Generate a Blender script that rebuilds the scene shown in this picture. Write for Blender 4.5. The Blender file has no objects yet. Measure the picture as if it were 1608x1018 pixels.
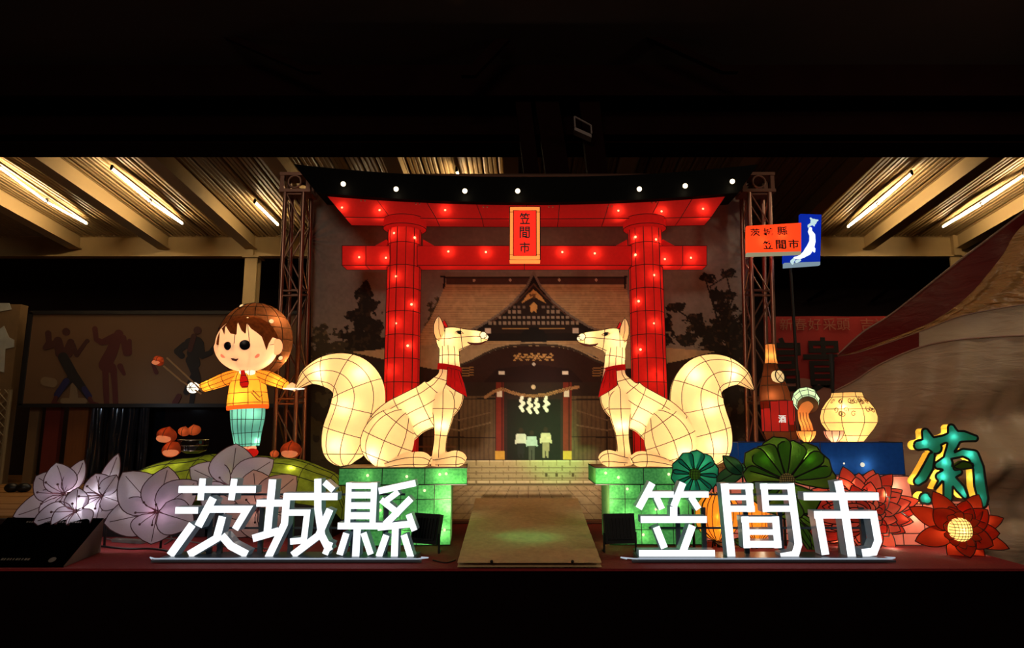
import bpy, bmesh, math, random
import numpy as np
from mathutils import Vector, Matrix

random.seed(7)
RNG = np.random.RandomState(11)
scn = bpy.context.scene
COL = scn.collection

# ------------------------------------------------------------------ camera, world, exposure
F = 1050.0            # focal length in pixels of the 1608 wide frame
PITCH = math.radians(9.0)
CX, CY = 828.0, 509.0
CAMZ = 1.0
cam_d = bpy.data.cameras.new('camera')
cam = bpy.data.objects.new('camera', cam_d)
COL.objects.link(cam)
cam.location = (0, 0, CAMZ)
cam.rotation_euler = (math.radians(90) + PITCH, 0, 0)
cam_d.sensor_width = 36.0
cam_d.lens = F / 1608.0 * 36.0
cam_d.shift_x = -(CX - 804.0) / 1608.0
cam_d.clip_end = 200
scn.camera = cam

world = bpy.data.worlds.new('night')
scn.world = world
world.use_nodes = True
wb = world.node_tree.nodes['Background']
wb.inputs[0].default_value = (0.030, 0.010, 0.006, 1)
wb.inputs[1].default_value = 0.35

scn.view_settings.view_transform = 'Standard'
scn.view_settings.look = 'None'
scn.view_settings.exposure = 0.0
scn.view_settings.gamma = 1.0
scn.view_settings.use_curve_mapping = False

def fill_lamp(name, loc, rot, size, energy, col):
    l = bpy.data.lights.new(name, 'AREA'); l.shape = 'RECTANGLE'
    l.size, l.size_y = size; l.energy = energy; l.color = col
    o = bpy.data.objects.new(name, l); COL.objects.link(o)
    o.location = loc; o.rotation_euler = rot
    return o
# unseen warm area lamps added to fill the scene
fill_lamp('tent_fill_light', (6.3, 4.6, 5.0), tuple((Vector((4.6, 7.2, .6)) - Vector((6.3, 4.6, 5.0))).to_track_quat('-Z', 'Y').to_euler()), (.5, .5), 60, (1.0, .76, .5))  # added at the side to rake across the tent folds
fill_lamp('front_fill_light', (-2.5, -6.0, 6.0), (math.radians(62), 0, math.radians(-8)), (4, 2), 300, (1.0, 0.80, 0.62))  # added frontal fill for the backdrop and its dark surroundings

# ------------------------------------------------------------------ geometry of the view
_fw = Vector((0, math.cos(PITCH), math.sin(PITCH)))
_up = Vector((0, -math.sin(PITCH), math.cos(PITCH)))
def _dir(px, py):
    return _fw + Vector((1, 0, 0)) * ((px - CX) / F) + _up * ((CY - py) / F)
def P(px, py, Y):
    d = _dir(px, py); t = Y / d.y
    return Vector((d.x * t, Y, CAMZ + d.z * t))
def Pz(px, py, z):
    d = _dir(px, py); t = (z - CAMZ) / d.z
    return Vector((d.x * t, d.y * t, z))
def S(px, Y):         # length of px pixels at depth Y
    return px / F * Y

# ------------------------------------------------------------------ materials
def lin(c):
    return tuple(((v / 12.92) if v <= 0.04045 else ((v + 0.055) / 1.055) ** 2.4) for v in c)
def rgb(r, g, b):
    return lin((r / 255.0, g / 255.0, b / 255.0)) + (1.0,)
MATS = {}
def mat(name, col, rough=0.6, metal=0.0, var=0.15, scale=8.0, bump=0.0, emit=0.0, spec=0.4, stretch=None):
    if name in MATS: return MATS[name]
    m = bpy.data.materials.new(name); m.use_nodes = True
    nt = m.node_tree; b = nt.nodes['Principled BSDF']
    tc = nt.nodes.new('ShaderNodeTexCoord')
    mp = nt.nodes.new('ShaderNodeMapping')
    if stretch: mp.inputs['Scale'].default_value = stretch
    nz = nt.nodes.new('ShaderNodeTexNoise'); nz.inputs['Scale'].default_value = scale; nz.inputs['Detail'].default_value = 4
    nt.links.new(tc.outputs['Object'], mp.inputs['Vector']); nt.links.new(mp.outputs['Vector'], nz.inputs['Vector'])
    mix = nt.nodes.new('ShaderNodeMix'); mix.data_type = 'RGBA'
    mix.inputs[6].default_value = tuple(max(0, c * (1 - var)) for c in col[:3]) + (1,)
    mix.inputs[7].default_value = tuple(min(1, c * (1 + var)) for c in col[:3]) + (1,)
    nt.links.new(nz.outputs['Fac'], mix.inputs[0])
    nt.links.new(mix.outputs[2], b.inputs['Base Color'])
    b.inputs['Roughness'].default_value = rough
    b.inputs['Metallic'].default_value = metal
    b.inputs['Specular IOR Level'].default_value = spec
    if bump:
        bp = nt.nodes.new('ShaderNodeBump'); bp.inputs['Strength'].default_value = bump; bp.inputs['Distance'].default_value = 0.02
        nt.links.new(nz.outputs['Fac'], bp.inputs['Height']); nt.links.new(bp.outputs['Normal'], b.inputs['Normal'])
    if emit:
        nt.links.new(mix.outputs[2], b.inputs['Emission Color']); b.inputs['Emission Strength'].default_value = emit
    MATS[name] = m
    return m

def silk(name, col, glow=0.25, trans=0.8, weave=60.0, var=0.10, col2=None):
    """lantern cloth: translucent silk lit from inside, weak uniform glow of the lamp light it scatters"""
    if name in MATS: return MATS[name]
    m = bpy.data.materials.new(name); m.use_nodes = True
    nt = m.node_tree; nt.nodes.clear()
    out = nt.nodes.new('ShaderNodeOutputMaterial')
    tc = nt.nodes.new('ShaderNodeTexCoord')
    nz = nt.nodes.new('ShaderNodeTexNoise'); nz.inputs['Scale'].default_value = weave; nz.inputs['Detail'].default_value = 3
    nt.links.new(tc.outputs['Object'], nz.inputs['Vector'])
    mix = nt.nodes.new('ShaderNodeMix'); mix.data_type = 'RGBA'
    c2 = col2 or col
    mix.inputs[6].default_value = tuple(c * (1 - var) for c in col[:3]) + (1,)
    mix.inputs[7].default_value = tuple(min(1, c * (1 + var)) for c in c2[:3]) + (1,)
    nt.links.new(nz.outputs['Fac'], mix.inputs[0])
    df = nt.nodes.new('ShaderNodeBsdfDiffuse'); tr = nt.nodes.new('ShaderNodeBsdfTranslucent')
    em = nt.nodes.new('ShaderNodeEmission'); em.inputs[1].default_value = glow
    for n in (df, tr, em): nt.links.new(mix.outputs[2], n.inputs[0])
    ms = nt.nodes.new('ShaderNodeMixShader'); ms.inputs[0].default_value = trans
    nt.links.new(df.outputs[0], ms.inputs[1]); nt.links.new(tr.outputs[0], ms.inputs[2])
    ad = nt.nodes.new('ShaderNodeAddShader')
    nt.links.new(ms.outputs[0], ad.inputs[0]); nt.links.new(em.outputs[0], ad.inputs[1])
    nt.links.new(ad.outputs[0], out.inputs[0])
    MATS[name] = m
    return m

def glow(name, col, strength):
    if name in MATS: return MATS[name]
    m = bpy.data.materials.new(name); m.use_nodes = True
    nt = m.node_tree; nt.nodes.clear()
    out = nt.nodes.new('ShaderNodeOutputMaterial'); em = nt.nodes.new('ShaderNodeEmission')
    em.inputs[0].default_value = col; em.inputs[1].default_value = strength
    nt.links.new(em.outputs[0], out.inputs[0])
    MATS[name] = m
    return m

WIRE = mat('lantern_wire', rgb(26, 28, 14), 0.7, var=0.05)
WIREK = mat('black_wire', rgb(14, 10, 10), 0.6, var=0.05)

# ------------------------------------------------------------------ mesh builder
ORG = {}
class MB:
    def __init__(s): s.v = []; s.f = []; s.m = []
    def add(s, vs, fs, mi=0):
        n = len(s.v); s.v += [Vector(q) for q in vs]
        s.f += [tuple(i + n for i in f) for f in fs]; s.m += [mi] * len(fs)
        return s
    def box(s, a, b, mi=0):
        x0, y0, z0 = a; x1, y1, z1 = b
        vs = [(x, y, z) for z in (z0, z1) for y in (y0, y1) for x in (x0, x1)]
        return s.add(vs, [(0, 2, 3, 1), (4, 5, 7, 6), (0, 1, 5, 4), (2, 6, 7, 3), (0, 4, 6, 2), (1, 3, 7, 5)], mi)
    def hexa(s, q, mi=0):   # q: 4 front corners then 4 back corners, same order
        return s.add(q, [(0, 1, 2, 3), (7, 6, 5, 4), (0, 4, 5, 1), (1, 5, 6, 2), (2, 6, 7, 3), (3, 7, 4, 0)], mi)
    def loft(s, rings, mi=0, cap=True, closed=True):
        n = len(rings[0]); vs = [p for r in rings for p in r]; fs = []
        for i in range(len(rings) - 1):
            for j in range(n if closed else n - 1):
                k = (j + 1) % n
                fs.append((i * n + j, i * n + k, (i + 1) * n + k, (i + 1) * n + j))
        if cap and closed:
            fs.append(tuple(range(n - 1, -1, -1))); fs.append(tuple((len(rings) - 1) * n + j for j in range(n)))
        return s.add(vs, fs, mi)
    def tube(s, pts, r, n=6, mi=0, loop=False):
        pts = [Vector(p) for p in pts]
        if len(pts) < 2: return s
        rings = []; up = Vector((0, 0, 1)); m = len(pts)
        for i, p in enumerate(pts):
            a = pts[i - 1] if (i > 0 or loop) else p
            b = pts[(i + 1) % m] if (i < m - 1 or loop) else p
            t = (b - a)
            if t.length < 1e-9: t = Vector((1, 0, 0))
            t.normalize()
            if i == 0:
                u = up if abs(t.dot(up)) < 0.9 else Vector((1, 0, 0))
                u = (u - t * u.dot(t)).normalized()
            else:
                u = (u - t * u.dot(t))
                u = u.normalized() if u.length > 1e-6 else t.orthogonal().normalized()
            w = t.cross(u)
            rr = r[i] if isinstance(r, (list, tuple)) else r
            rings.append([p + (u * math.cos(2 * math.pi * k / n) + w * math.sin(2 * math.pi * k / n)) * rr for k in range(n)])
        if loop: rings.append(rings[0])
        return s.loft(rings, mi, cap=not loop)
    def ball(s, c, r, nu=20, nv=14, mi=0, fn=None):
        c = Vector(c); r = Vector(r if hasattr(r, '__len__') else (r, r, r)); vs = []; fs = []
        for i in range(nv + 1):
            th = math.pi * i / nv
            for j in range(nu):
                ph = 2 * math.pi * j / nu
                d = Vector((math.sin(th) * math.cos(ph), math.sin(th) * math.sin(ph), math.cos(th)))
                k = fn(th, ph) if fn else 1
                vs.append(c + Vector((d.x * r.x, d.y * r.y, d.z * r.z)) * k)
        for i in range(nv):
            for j in range(nu):
                k = (j + 1) % nu
                fs.append((i * nu + j, (i + 1) * nu + j, (i + 1) * nu + k, i * nu + k))
        return s.add(vs, fs, mi)
    def lathe(s, c, prof, n=24, mi=0, axis=Vector((0, 0, 1)), cap=True):
        axis = axis.normalized(); u = axis.orthogonal().normalized()
        u = (Vector((0, -1, 0)) - axis * axis.dot(Vector((0, -1, 0)))).normalized() if abs(axis.y) < 0.9 else u
        w = axis.cross(u); c = Vector(c)
        rings = [[c + axis * h + (u * math.cos(2 * math.pi * (j + .5) / n) + w * math.sin(2 * math.pi * (j + .5) / n)) * max(r, 1e-4) for j in range(n)] for r, h in prof]
        s.loft(rings, mi, cap=cap); return rings
    def prism(s, poly, dv, mi=0):
        n = len(poly); poly = [Vector(p) for p in poly]; dv = Vector(dv)
        vs = poly + [p + dv for p in poly]
        fs = [tuple(range(n)), tuple(range(2 * n - 1, n - 1, -1))] + [(i, i + n, (i + 1) % n + n, (i + 1) % n) for i in range(n)]
        return s.add(vs, fs, mi)
    def grid(s, fn, nu, nv, mi=0):
        vs = [fn(i / nu, j / nv) for i in range(nu + 1) for j in range(nv + 1)]
        fs = [(i * (nv + 1) + j, (i + 1) * (nv + 1) + j, (i + 1) * (nv + 1) + j + 1, i * (nv + 1) + j + 1) for i in range(nu) for j in range(nv)]
        return s.add(vs, fs, mi)

def _mesh(name, mb, mats, org, smooth, fixn=True):
    me = bpy.data.meshes.new(name)
    me.from_pydata([(v - org)[:] for v in mb.v], [], mb.f)
    for m in (mats if isinstance(mats, (list, tuple)) else [mats]): me.materials.append(m)
    me.polygons.foreach_set('material_index', mb.m)
    if fixn:
        bm = bmesh.new(); bm.from_mesh(me)
        bmesh.ops.recalc_face_normals(bm, faces=bm.faces); bm.to_mesh(me); bm.free()
    if smooth:
        me.polygons.foreach_set('use_smooth', [True] * len(me.polygons))
        if smooth != 'all':
            bpy_sharp(me, 40)
    me.update()
    return me
def bpy_sharp(me, deg):
    try: me.set_sharp_from_angle(angle=math.radians(deg))
    except Exception: pass

def part(name, mb, mats, parent, smooth=False, label=None, kind=None, fixn=True):
    org = ORG.get(parent.name, Vector((0, 0, 0))) if parent else Vector((0, 0, 0))
    me = _mesh(name, mb, mats, org, smooth, fixn)
    o = bpy.data.objects.new(name, me); COL.objects.link(o)
    if parent: o.parent = parent
    ORG[o.name] = org
    if label: o['label'] = label
    if kind: o['kind'] = kind
    return o
def thing(name, label, cat, loc, group=None, kind=None):
    o = bpy.data.objects.new(name, None); COL.objects.link(o)
    o.location = loc; o.empty_display_size = 0.1
    o['label'] = label; o['category'] = cat
    if group: o['group'] = group
    if kind: o['kind'] = kind
    ORG[o.name] = Vector(loc)
    return o
def single(name, mb, mats, label, cat, loc, smooth=False, group=None, kind=None):
    me = _mesh(name, mb, mats, Vector(loc), smooth)
    o = bpy.data.objects.new(name, me); COL.objects.link(o); o.location = loc
    o['label'] = label; o['category'] = cat
    if group: o['group'] = group
    if kind: o['kind'] = kind
    ORG[o.name] = Vector(loc)
    return o
def struct(name, mb, mats, label=None, smooth=False):
    o = part(name, mb, mats, None, smooth); o['kind'] = 'structure'
    o['label'] = label or name.replace('_', ' ')
    return o
HOTK = 2.6     # strength of the small bulbs inside the lanterns
def bulb(loc, w, col=(1.0, 0.78, 0.45), r=0.012, parent=None):
    l = bpy.data.lights.new('bulb_light', 'POINT'); l.energy = w * HOTK; l.color = col; l.shadow_soft_size = r
    o = bpy.data.objects.new('bulb_light', l); COL.objects.link(o)
    if parent:
        o.parent = parent; o.location = Vector(loc) - ORG.get(parent.name, Vector())
    else: o.location = loc
    return o

# text from Blender's own built-in typeface
def text_geo(ch, extrude, bold=0.0, res=3):
    cu = bpy.data.curves.new('t', 'FONT'); cu.body = ch; cu.size = 1; cu.extrude = extrude; cu.offset = bold
    cu.resolution_u = res
    o = bpy.data.objects.new('t', cu); COL.objects.link(o)
    dg = bpy.context.evaluated_depsgraph_get(); dg.update()
    me = bpy.data.meshes.new_from_object(o.evaluated_get(dg))
    vs = [v.co.copy() for v in me.vertices]; fs = [tuple(p.vertices) for p in me.polygons]
    ns = [p.normal.copy() for p in me.polygons]
    bpy.data.objects.remove(o); bpy.data.curves.remove(cu); bpy.data.meshes.remove(me)
    return vs, fs, ns
def glyph(mb, ch, box, Y, depth, bold=0.0, mi=0, side_mi=None, res=3, shear=0.0):
    """fit a character to a pixel box (x0,y0,x1,y1) on the upright plane at depth Y, front face at Y"""
    vs, fs, ns = text_geo(ch, 0.5, bold, res)
    if not vs: return
    xs = [v.x for v in vs]; ys = [v.y for v in vs]
    x0, x1, y0, y1 = min(xs), max(xs), min(ys), max(ys)
    bx0, by0, bx1, by1 = box
    out = []
    A = P(bx0, by1, Y); B = P(bx1, by0, Y)
    for v in vs:
        u = (v.x - x0) / max(x1 - x0, 1e-6); w = (v.y - y0) / max(y1 - y0, 1e-6)
        out.append(Vector((A.x + (B.x - A.x) * u + shear * w, Y + (0.5 - v.z) * depth, A.z + (B.z - A.z) * w)))
    n = len(mb.v); mb.v += out
    for f, nn in zip(fs, ns):
        mb.f.append(tuple(i + n for i in f))
        mb.m.append(mi if (nn.z > 0.5 or side_mi is None) else side_mi)

# 2D blobs: union of tapered strokes -> outline loops
def sdf_loops(strokes, step, pad=4):
    """strokes: lists of (x,y,r); returns list of closed loops in the same units"""
    allp = [q for s in strokes for q in s]
    mx = max(q[2] for q in allp) + pad * step
    x0 = min(q[0] for q in allp) - mx; x1 = max(q[0] for q in allp) + mx
    y0 = min(q[1] for q in allp) - mx; y1 = max(q[1] for q in allp) + mx
    xs = np.arange(x0, x1, step); ys = np.arange(y0, y1, step)
    X, Yg = np.meshgrid(xs, ys, indexing='ij'); D = np.full(X.shape, 1e9)
    for s in strokes:
        if len(s) == 1: s = [s[0], (s[0][0] + 1e-3, s[0][1], s[0][2])]
        for (ax, ay, ar), (bx, by, br) in zip(s[:-1], s[1:]):
            dx, dy = bx - ax, by - ay; L = dx * dx + dy * dy + 1e-12
            t = np.clip(((X - ax) * dx + (Yg - ay) * dy) / L, 0, 1)
            d = np.hypot(X - ax - t * dx, Yg - ay - t * dy) - (ar + (br - ar) * t)
            D = np.minimum(D, d)
    segs = {}
    def ip(i, j, k, l):
        a, b = D[i, j], D[k, l]; t = a / (a - b)
        return (('e', min((i, j), (k, l)), max((i, j), (k, l))), (xs[i] + (xs[k] - xs[i]) * t, ys[j] + (ys[l] - ys[j]) * t))
    pos = {}; nxt = {}
    nx, ny = D.shape
    sg = D < 0
    cand = np.argwhere((sg[:-1, :-1].astype(int) + sg[1:, :-1] + sg[1:, 1:] + sg[:-1, 1:]) % 4 != 0)
    for i, j in cand:
        i = int(i); j = int(j)
        c = [(i, j), (i + 1, j), (i + 1, j + 1), (i, j + 1)]
        cr = []
        for a in range(4):
            p, q = c[a], c[(a + 1) % 4]
            if sg[p] != sg[q]:
                k, xy = ip(p[0], p[1], q[0], q[1]); pos[k] = xy; cr.append((k, bool(sg[p])))
        # walk: inside on the left; connect an edge leaving (inside->outside) to the following edge entering
        m = len(cr)
        for a in range(m):
            if cr[a][1]:
                nxt[cr[a][0]] = cr[(a + 1) % m][0]
    loops = []; seen = set()
    for k in list(nxt):
        if k in seen: continue
        lp = []; q = k
        while q in nxt and q not in seen:
            seen.add(q); lp.append(pos[q]); q = nxt[q]
        if len(lp) > 5: loops.append(lp)
    return loops
def blob_geo(loops, depth):
    cu = bpy.data.curves.new('b', 'CURVE'); cu.dimensions = '2D'; cu.fill_mode = 'BOTH'; cu.extrude = depth / 2
    for lp in loops:
        sp = cu.splines.new('POLY'); sp.points.add(len(lp) - 1); sp.use_cyclic_u = True
        for i, (x, y) in enumerate(lp): sp.points[i].co = (x, y, 0, 1)
    o = bpy.data.objects.new('b', cu); COL.objects.link(o)
    dg = bpy.context.evaluated_depsgraph_get(); dg.update()
    me = bpy.data.meshes.new_from_object(o.evaluated_get(dg))
    vs = [v.co.copy() for v in me.vertices]; fs = [tuple(p.vertices) for p in me.polygons]; ns = [p.normal.copy() for p in me.polygons]
    bpy.data.objects.remove(o); bpy.data.curves.remove(cu); bpy.data.meshes.remove(me)
    return vs, fs, ns
def blob(mb, strokes, Y, depth, step=1.0, mi=0, side_mi=None):
    """strokes in pixels, on the upright plane at Y; returns outline loops in 3D"""
    loops = sdf_loops(strokes, step)
    L3 = [[(P(x, y, Y).x, P(x, y, Y).z) for x, y in lp] for lp in loops]
    vs, fs, ns = blob_geo(L3, depth)
    n = len(mb.v); mb.v += [Vector((v.x, Y + depth / 2 - v.z, v.y)) for v in vs]
    for f, nn in zip(fs, ns):
        mb.f.append(tuple(i + n for i in f)); mb.m.append(mi if (abs(nn.z) > .5 or side_mi is None) else side_mi)
    return [[Vector((x, Y, z)) for x, z in lp] for lp in L3]

def crom(pts, n):     # Catmull-Rom through tuples
    out = []; m = len(pts)
    for i in range(m - 1):
        p0 = pts[max(i - 1, 0)]; p1 = pts[i]; p2 = pts[i + 1]; p3 = pts[min(i + 2, m - 1)]
        for k in range(n):
            t = k / n
            out.append(tuple(0.5 * ((2 * b) + (c - a) * t + (2 * a - 5 * b + 4 * c - d) * t * t + (3 * b - a - 3 * c + d) * t ** 3) for a, b, c, d in zip(p0, p1, p2, p3)))
    out.append(tuple(pts[-1]))
    return out

def planar_loft(mb, wires, stations, T, Y0, nring=24, sub=4, wire_every=4, longi=(0.12, 0.30, 0.5, 0.7, 0.88), wr=0.0035, flat=1.0):
    """stations (px,py,half width px,half depth m[,dY]); closed loft, and wires on the side facing the viewer"""
    st = crom([tuple(s) + ((0,) if len(s) == 4 else ()) for s in stations], sub)
    C = []
    for (x, y, w, d, dy) in st:
        X, Yp = T(x, y); p = P(X, Yp, Y0 + dy)
        C.append((p, max(S(w, Y0 + dy), 0.002), max(d, 0.002)))
    rings = []; yv = Vector((0, 1, 0))
    for i, (p, w, d) in enumerate(C):
        a = C[max(i - 1, 0)][0]; b = C[min(i + 1, len(C) - 1)][0]
        t = (b - a); t.y = 0; t.normalize()
        nrm = Vector((t.z, 0, -t.x))
        ring = []
        for j in range(nring):
            th = 2 * math.pi * j / nring
            ring.append(p + nrm * (w * math.cos(th)) - yv * (d * math.sin(th)))
        rings.append(ring)
    mb.loft(rings)
    if wires is not None:
        for i in range(wire_every, len(rings) - 1, wire_every):
            c = C[i][0]
            wires.tube([q + (q - c).normalized() * 0.003 for q in rings[i]], wr, 5, loop=True)
        for l in longi:
            pts = []
            for (ring, (c, w, d)) in zip(rings, C):
                th = math.pi * l
                k = th / (2 * math.pi) * nring; k0 = int(k) % nring; fr = k - int(k)
                q = ring[k0].lerp(ring[(k0 + 1) % nring], fr)
                pts.append(q + (q - c).normalized() * 0.003)
            wires.tube(pts, wr, 5)
    return rings

def remesh(mb, voxel, smooth_it=2):
    me = bpy.data.meshes.new('r'); me.from_pydata([v[:] for v in mb.v], [], mb.f)
    bm = bmesh.new(); bm.from_mesh(me); bmesh.ops.recalc_face_normals(bm, faces=bm.faces)
    bmesh.ops.triangulate(bm, faces=[f for f in bm.faces if len(f.verts) > 4]); bm.to_mesh(me); bm.free()
    o = bpy.data.objects.new('r', me); COL.objects.link(o)
    m = o.modifiers.new('r', 'REMESH'); m.mode = 'VOXEL'; m.voxel_size = voxel
    if smooth_it:
        s = o.modifiers.new('s', 'SMOOTH'); s.factor = 0.5; s.iterations = smooth_it
    dg = bpy.context.evaluated_depsgraph_get(); dg.update()
    r = bpy.data.meshes.new_from_object(o.evaluated_get(dg))
    out = MB(); out.v = [v.co.copy() for v in r.vertices]; out.f = [tuple(p.vertices) for p in r.polygons]; out.m = [0] * len(out.f)
    bpy.data.objects.remove(o); bpy.data.meshes.remove(me); bpy.data.meshes.remove(r)
    return out
ID = lambda x, y: (x, y)
# ------------------------------------------------------------------ SETTING
M_CARPET = mat('red_carpet', rgb(120, 22, 26), 0.9, var=0.25, scale=40, bump=0.3)
M_SKIRT = mat('dark_stage_skirt', rgb(12, 3, 4), 0.95, var=0.2, spec=.05)
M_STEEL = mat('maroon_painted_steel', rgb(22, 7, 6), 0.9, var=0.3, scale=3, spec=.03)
M_TAN = mat('cream_painted_steel', rgb(176, 150, 104), 0.6, var=0.15, scale=3, stretch=(1, .2, 1))
M_PLANK = mat('corrugated_ceiling_sheet', rgb(150, 124, 84), 0.5, var=0.12, scale=6, stretch=(1, .1, 1))
M_DARK = mat('dark_wall', rgb(40, 24, 20), 0.9, var=0.3, scale=1.2)

YF = 5.09
# raised stage (front edge at YF), right end cut off where the tent skirt starts
stage_r = P(1630, 893, YF).x
mb = MB(); mb.box((-4.6, YF, -0.012), (stage_r, 8.1, 0.0), 0); mb.box((-4.6, YF + .01, -0.9), (stage_r - .03, 8.05, -0.012), 1)
mb.box((-4.6, YF - .012, -0.014), (stage_r, YF, 0.003), 0)
struct('floor_stage', mb, [M_CARPET, M_SKIRT], 'raised stage covered with red carpet and a dark skirt')
mb = MB(); mb.box((-30, -12, -1.0), (30, 30, -0.9))
struct('ground', mb, mat('dark_asphalt', rgb(13, 9, 9), 0.9, var=0.3, scale=5, spec=.05), 'dark ground in front of the stage')
# timber deck behind at left
deck = struct('floor_deck', MB().box((-16, 8.3, -0.12), (-3.2, 16, -0.06)), M_DARK, 'timber deck behind the stage at left')
M_DECK = mat('deck_timber', rgb(150, 105, 56), 0.5, var=0.35, scale=3, stretch=(.3, 6, 1))
for i in range(22):
    y = 8.4 + i * 0.34
    part('deck_plank', MB().box((-15.8, y, -0.06), (-3.25, y + 0.31, -0.03 + random.uniform(-.004, .004))), M_DECK, deck)
# back walls
struct('wall_back', MB().box((-20, 17.0, -0.9), (20, 17.2, 6)), M_DARK, 'unlit back wall far behind the display')
struct('wall_left', MB().box((-17.2, 8, -0.9), (-17, 17.2, 6)), M_DARK, 'unlit wall far left')
struct('wall_right', MB().box((17, 8, -0.9), (17.2, 17.2, 6)), M_DARK, 'unlit wall far right')

# canopy ceiling: slopes down away from the viewer
YB = 14.0
zB = P(800, 372, YB).z
SL = 0.10
def zc(Y): return zB + SL * (YB - Y)
ceil = struct('ceiling', MB().hexa([Vector((-13, 6.5, zc(6.5) + .10)), Vector((13, 6.5, zc(6.5) + .10)), Vector((13, YB + .2, zc(YB + .2) + .10)), Vector((-13, YB + .2, zc(YB + .2) + .10)),
                                 Vector((-13, 6.5, zc(6.5) + .16)), Vector((13, 6.5, zc(6.5) + .16)), Vector((13, YB + .2, zc(YB + .2) + .16)), Vector((-13, YB + .2, zc(YB + .2) + .16))]), M_DARK, 'sloping underside of the canopy roof')
pw = 0.255
pm = MB()
y0, y1 = 9.2, YB + .1
def plank_profile(y):
    z = zc(y)
    return [Vector((-.005, y, z + .1)), Vector((.012, y, z + .02)), Vector((.035, y, z)), (Vector((.075, y, z))), Vector((.085, y, z + .016)), Vector((.10, y, z + .016)), Vector((.11, y, z)),
            Vector((.155, y, z)), Vector((.165, y, z + .016)), Vector((.18, y, z + .016)), Vector((.19, y, z)), Vector((.222, y, z)), Vector((.238, y, z + .02)), Vector((.25, y, z + .1))]
pm.loft([plank_profile(y0), plank_profile(y1)], cap=False, closed=False)
pme = _mesh('ceiling_plank', pm, M_PLANK, Vector((0, 0, 0)), False, False)
for i in range(102):
    o = bpy.data.objects.new('ceiling_plank', pme); COL.objects.link(o); o.parent = ceil; o.location = (-13 + i * pw, 0, 0)
struct('ceiling_dark_cover', MB().box((-13, 4, zc(6.5) + .5), (13, 9.2, zc(6.5) + .7)), M_STEEL, 'dark slab added above the gantry girders in place of shade')  # added dark cover, the shade above the girders put into its colour
# canopy girders
bx = [S(x - CX, YB) for x in (-188, -45, 97, 240, 381, 524, 666, 808, 950, 1092, 1235, 1380, 1528, 1672, 1815)]
for i, x in enumerate(bx):
    w = 0.075
    m = MB()
    def ring(y, dz):
        z = zc(y)
        return [Vector((x - w, y, z + .02)), Vector((x + w, y, z + .02)), Vector((x + w, y, z - dz)), Vector((x - w, y, z - dz))]
    m.loft([ring(9.6, .30), ring(10.2, .30), ring(YB, .26)])
    
    m.loft([[v + Vector((0, 0, 0)) for v in [Vector((x - w - .05, y, zc(y) - dz)), Vector((x + w + .05, y, zc(y) - dz)), Vector((x + w + .05, y, zc(y) - dz - .02)), Vector((x - w - .05, y, zc(y) - dz - .02))]] for y, dz in ((9.6, .30), (YB, .26))])
    part('ceiling_beam', m, M_TAN, ceil)
# eaves beam across the far edge
zl = P(800, 402, YB).z
m = MB(); m.box((-13, YB + .02, zl), (13, YB + .12, zB + .05)); m.box((-13, YB - .04, zl - .015), (13, YB + .18, zl + .015)); m.box((-13, YB - .04, zB), (13, YB + .18, zB + .03))
struct('trim_1', m, M_TAN, 'cream steel eaves beam along the far edge of the canopy')
px_ = S(382 - CX, YB)
m = MB(); m.box((px_ - .13, YB - .0, -0.9), (px_ + .13, YB + .04, zl)); m.box((px_ - .13, YB + .2, -0.9), (px_ + .13, YB + .24, zl)); m.box((px_ - .02, YB + .04, -0.9), (px_ + .02, YB + .2, zl)); m.box((px_ - .18, YB - .05, zl - .04), (px_ + .18, YB + .3, zl)); m.box((px_ - .06, YB - .06, zl), (px_ + .06, YB + .02, zB))
struct('column_left', m, M_TAN, 'cream steel column under the eaves beam behind the child lantern')
px_ = S(1521 - CX, YB)
m = MB(); m.box((px_ - .13, YB - .0, -0.9), (px_ + .13, YB + .04, zl)); m.box((px_ - .02, YB + .04, -0.9), (px_ + .02, YB + .2, zl)); m.box((px_ - .08, YB - .08, zl), (px_ + .08, YB + .02, zB + .02))
struct('column_right', m, M_TAN, 'cream steel column under the eaves beam behind the tent')
# sloping braces in the dark bay behind the eaves
m = MB()
for xa, xb in ((600, 860), (900, 1130)):
    a = P(1068 + xa / 2.978, 300 + 515 / 2.978, YB + 2.6); b = P(1068 + xb / 2.978, 300 + 335 / 2.978, YB + .3)
    m.tube([a, b], .05, 4)
struct('beam_brace', m, M_STEEL, 'thin slanting roof braces in the dark bay behind the eaves')

# dark maroon gantry close above the viewer
def hbeam(m, xa, xb, Y, ya, yb, deep=.35, lip=.05):
    za = P(800, ya, Y).z; zb = P(800, yb, Y).z
    m.box((xa, Y + .1, zb), (xb, Y + .14, za)); m.box((xa, Y, zb - .02), (xb, Y + deep, zb + lip)); m.box((xa, Y, za - lip), (xb, Y + deep, za + .02))
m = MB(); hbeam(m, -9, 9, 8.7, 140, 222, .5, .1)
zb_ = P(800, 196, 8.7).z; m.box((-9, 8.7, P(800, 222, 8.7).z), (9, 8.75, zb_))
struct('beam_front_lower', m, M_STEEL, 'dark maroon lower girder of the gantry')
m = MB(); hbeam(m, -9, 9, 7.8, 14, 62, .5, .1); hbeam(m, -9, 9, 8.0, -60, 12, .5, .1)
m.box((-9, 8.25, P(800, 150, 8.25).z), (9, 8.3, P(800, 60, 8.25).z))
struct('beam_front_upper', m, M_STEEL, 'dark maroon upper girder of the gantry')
m = MB()
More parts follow.
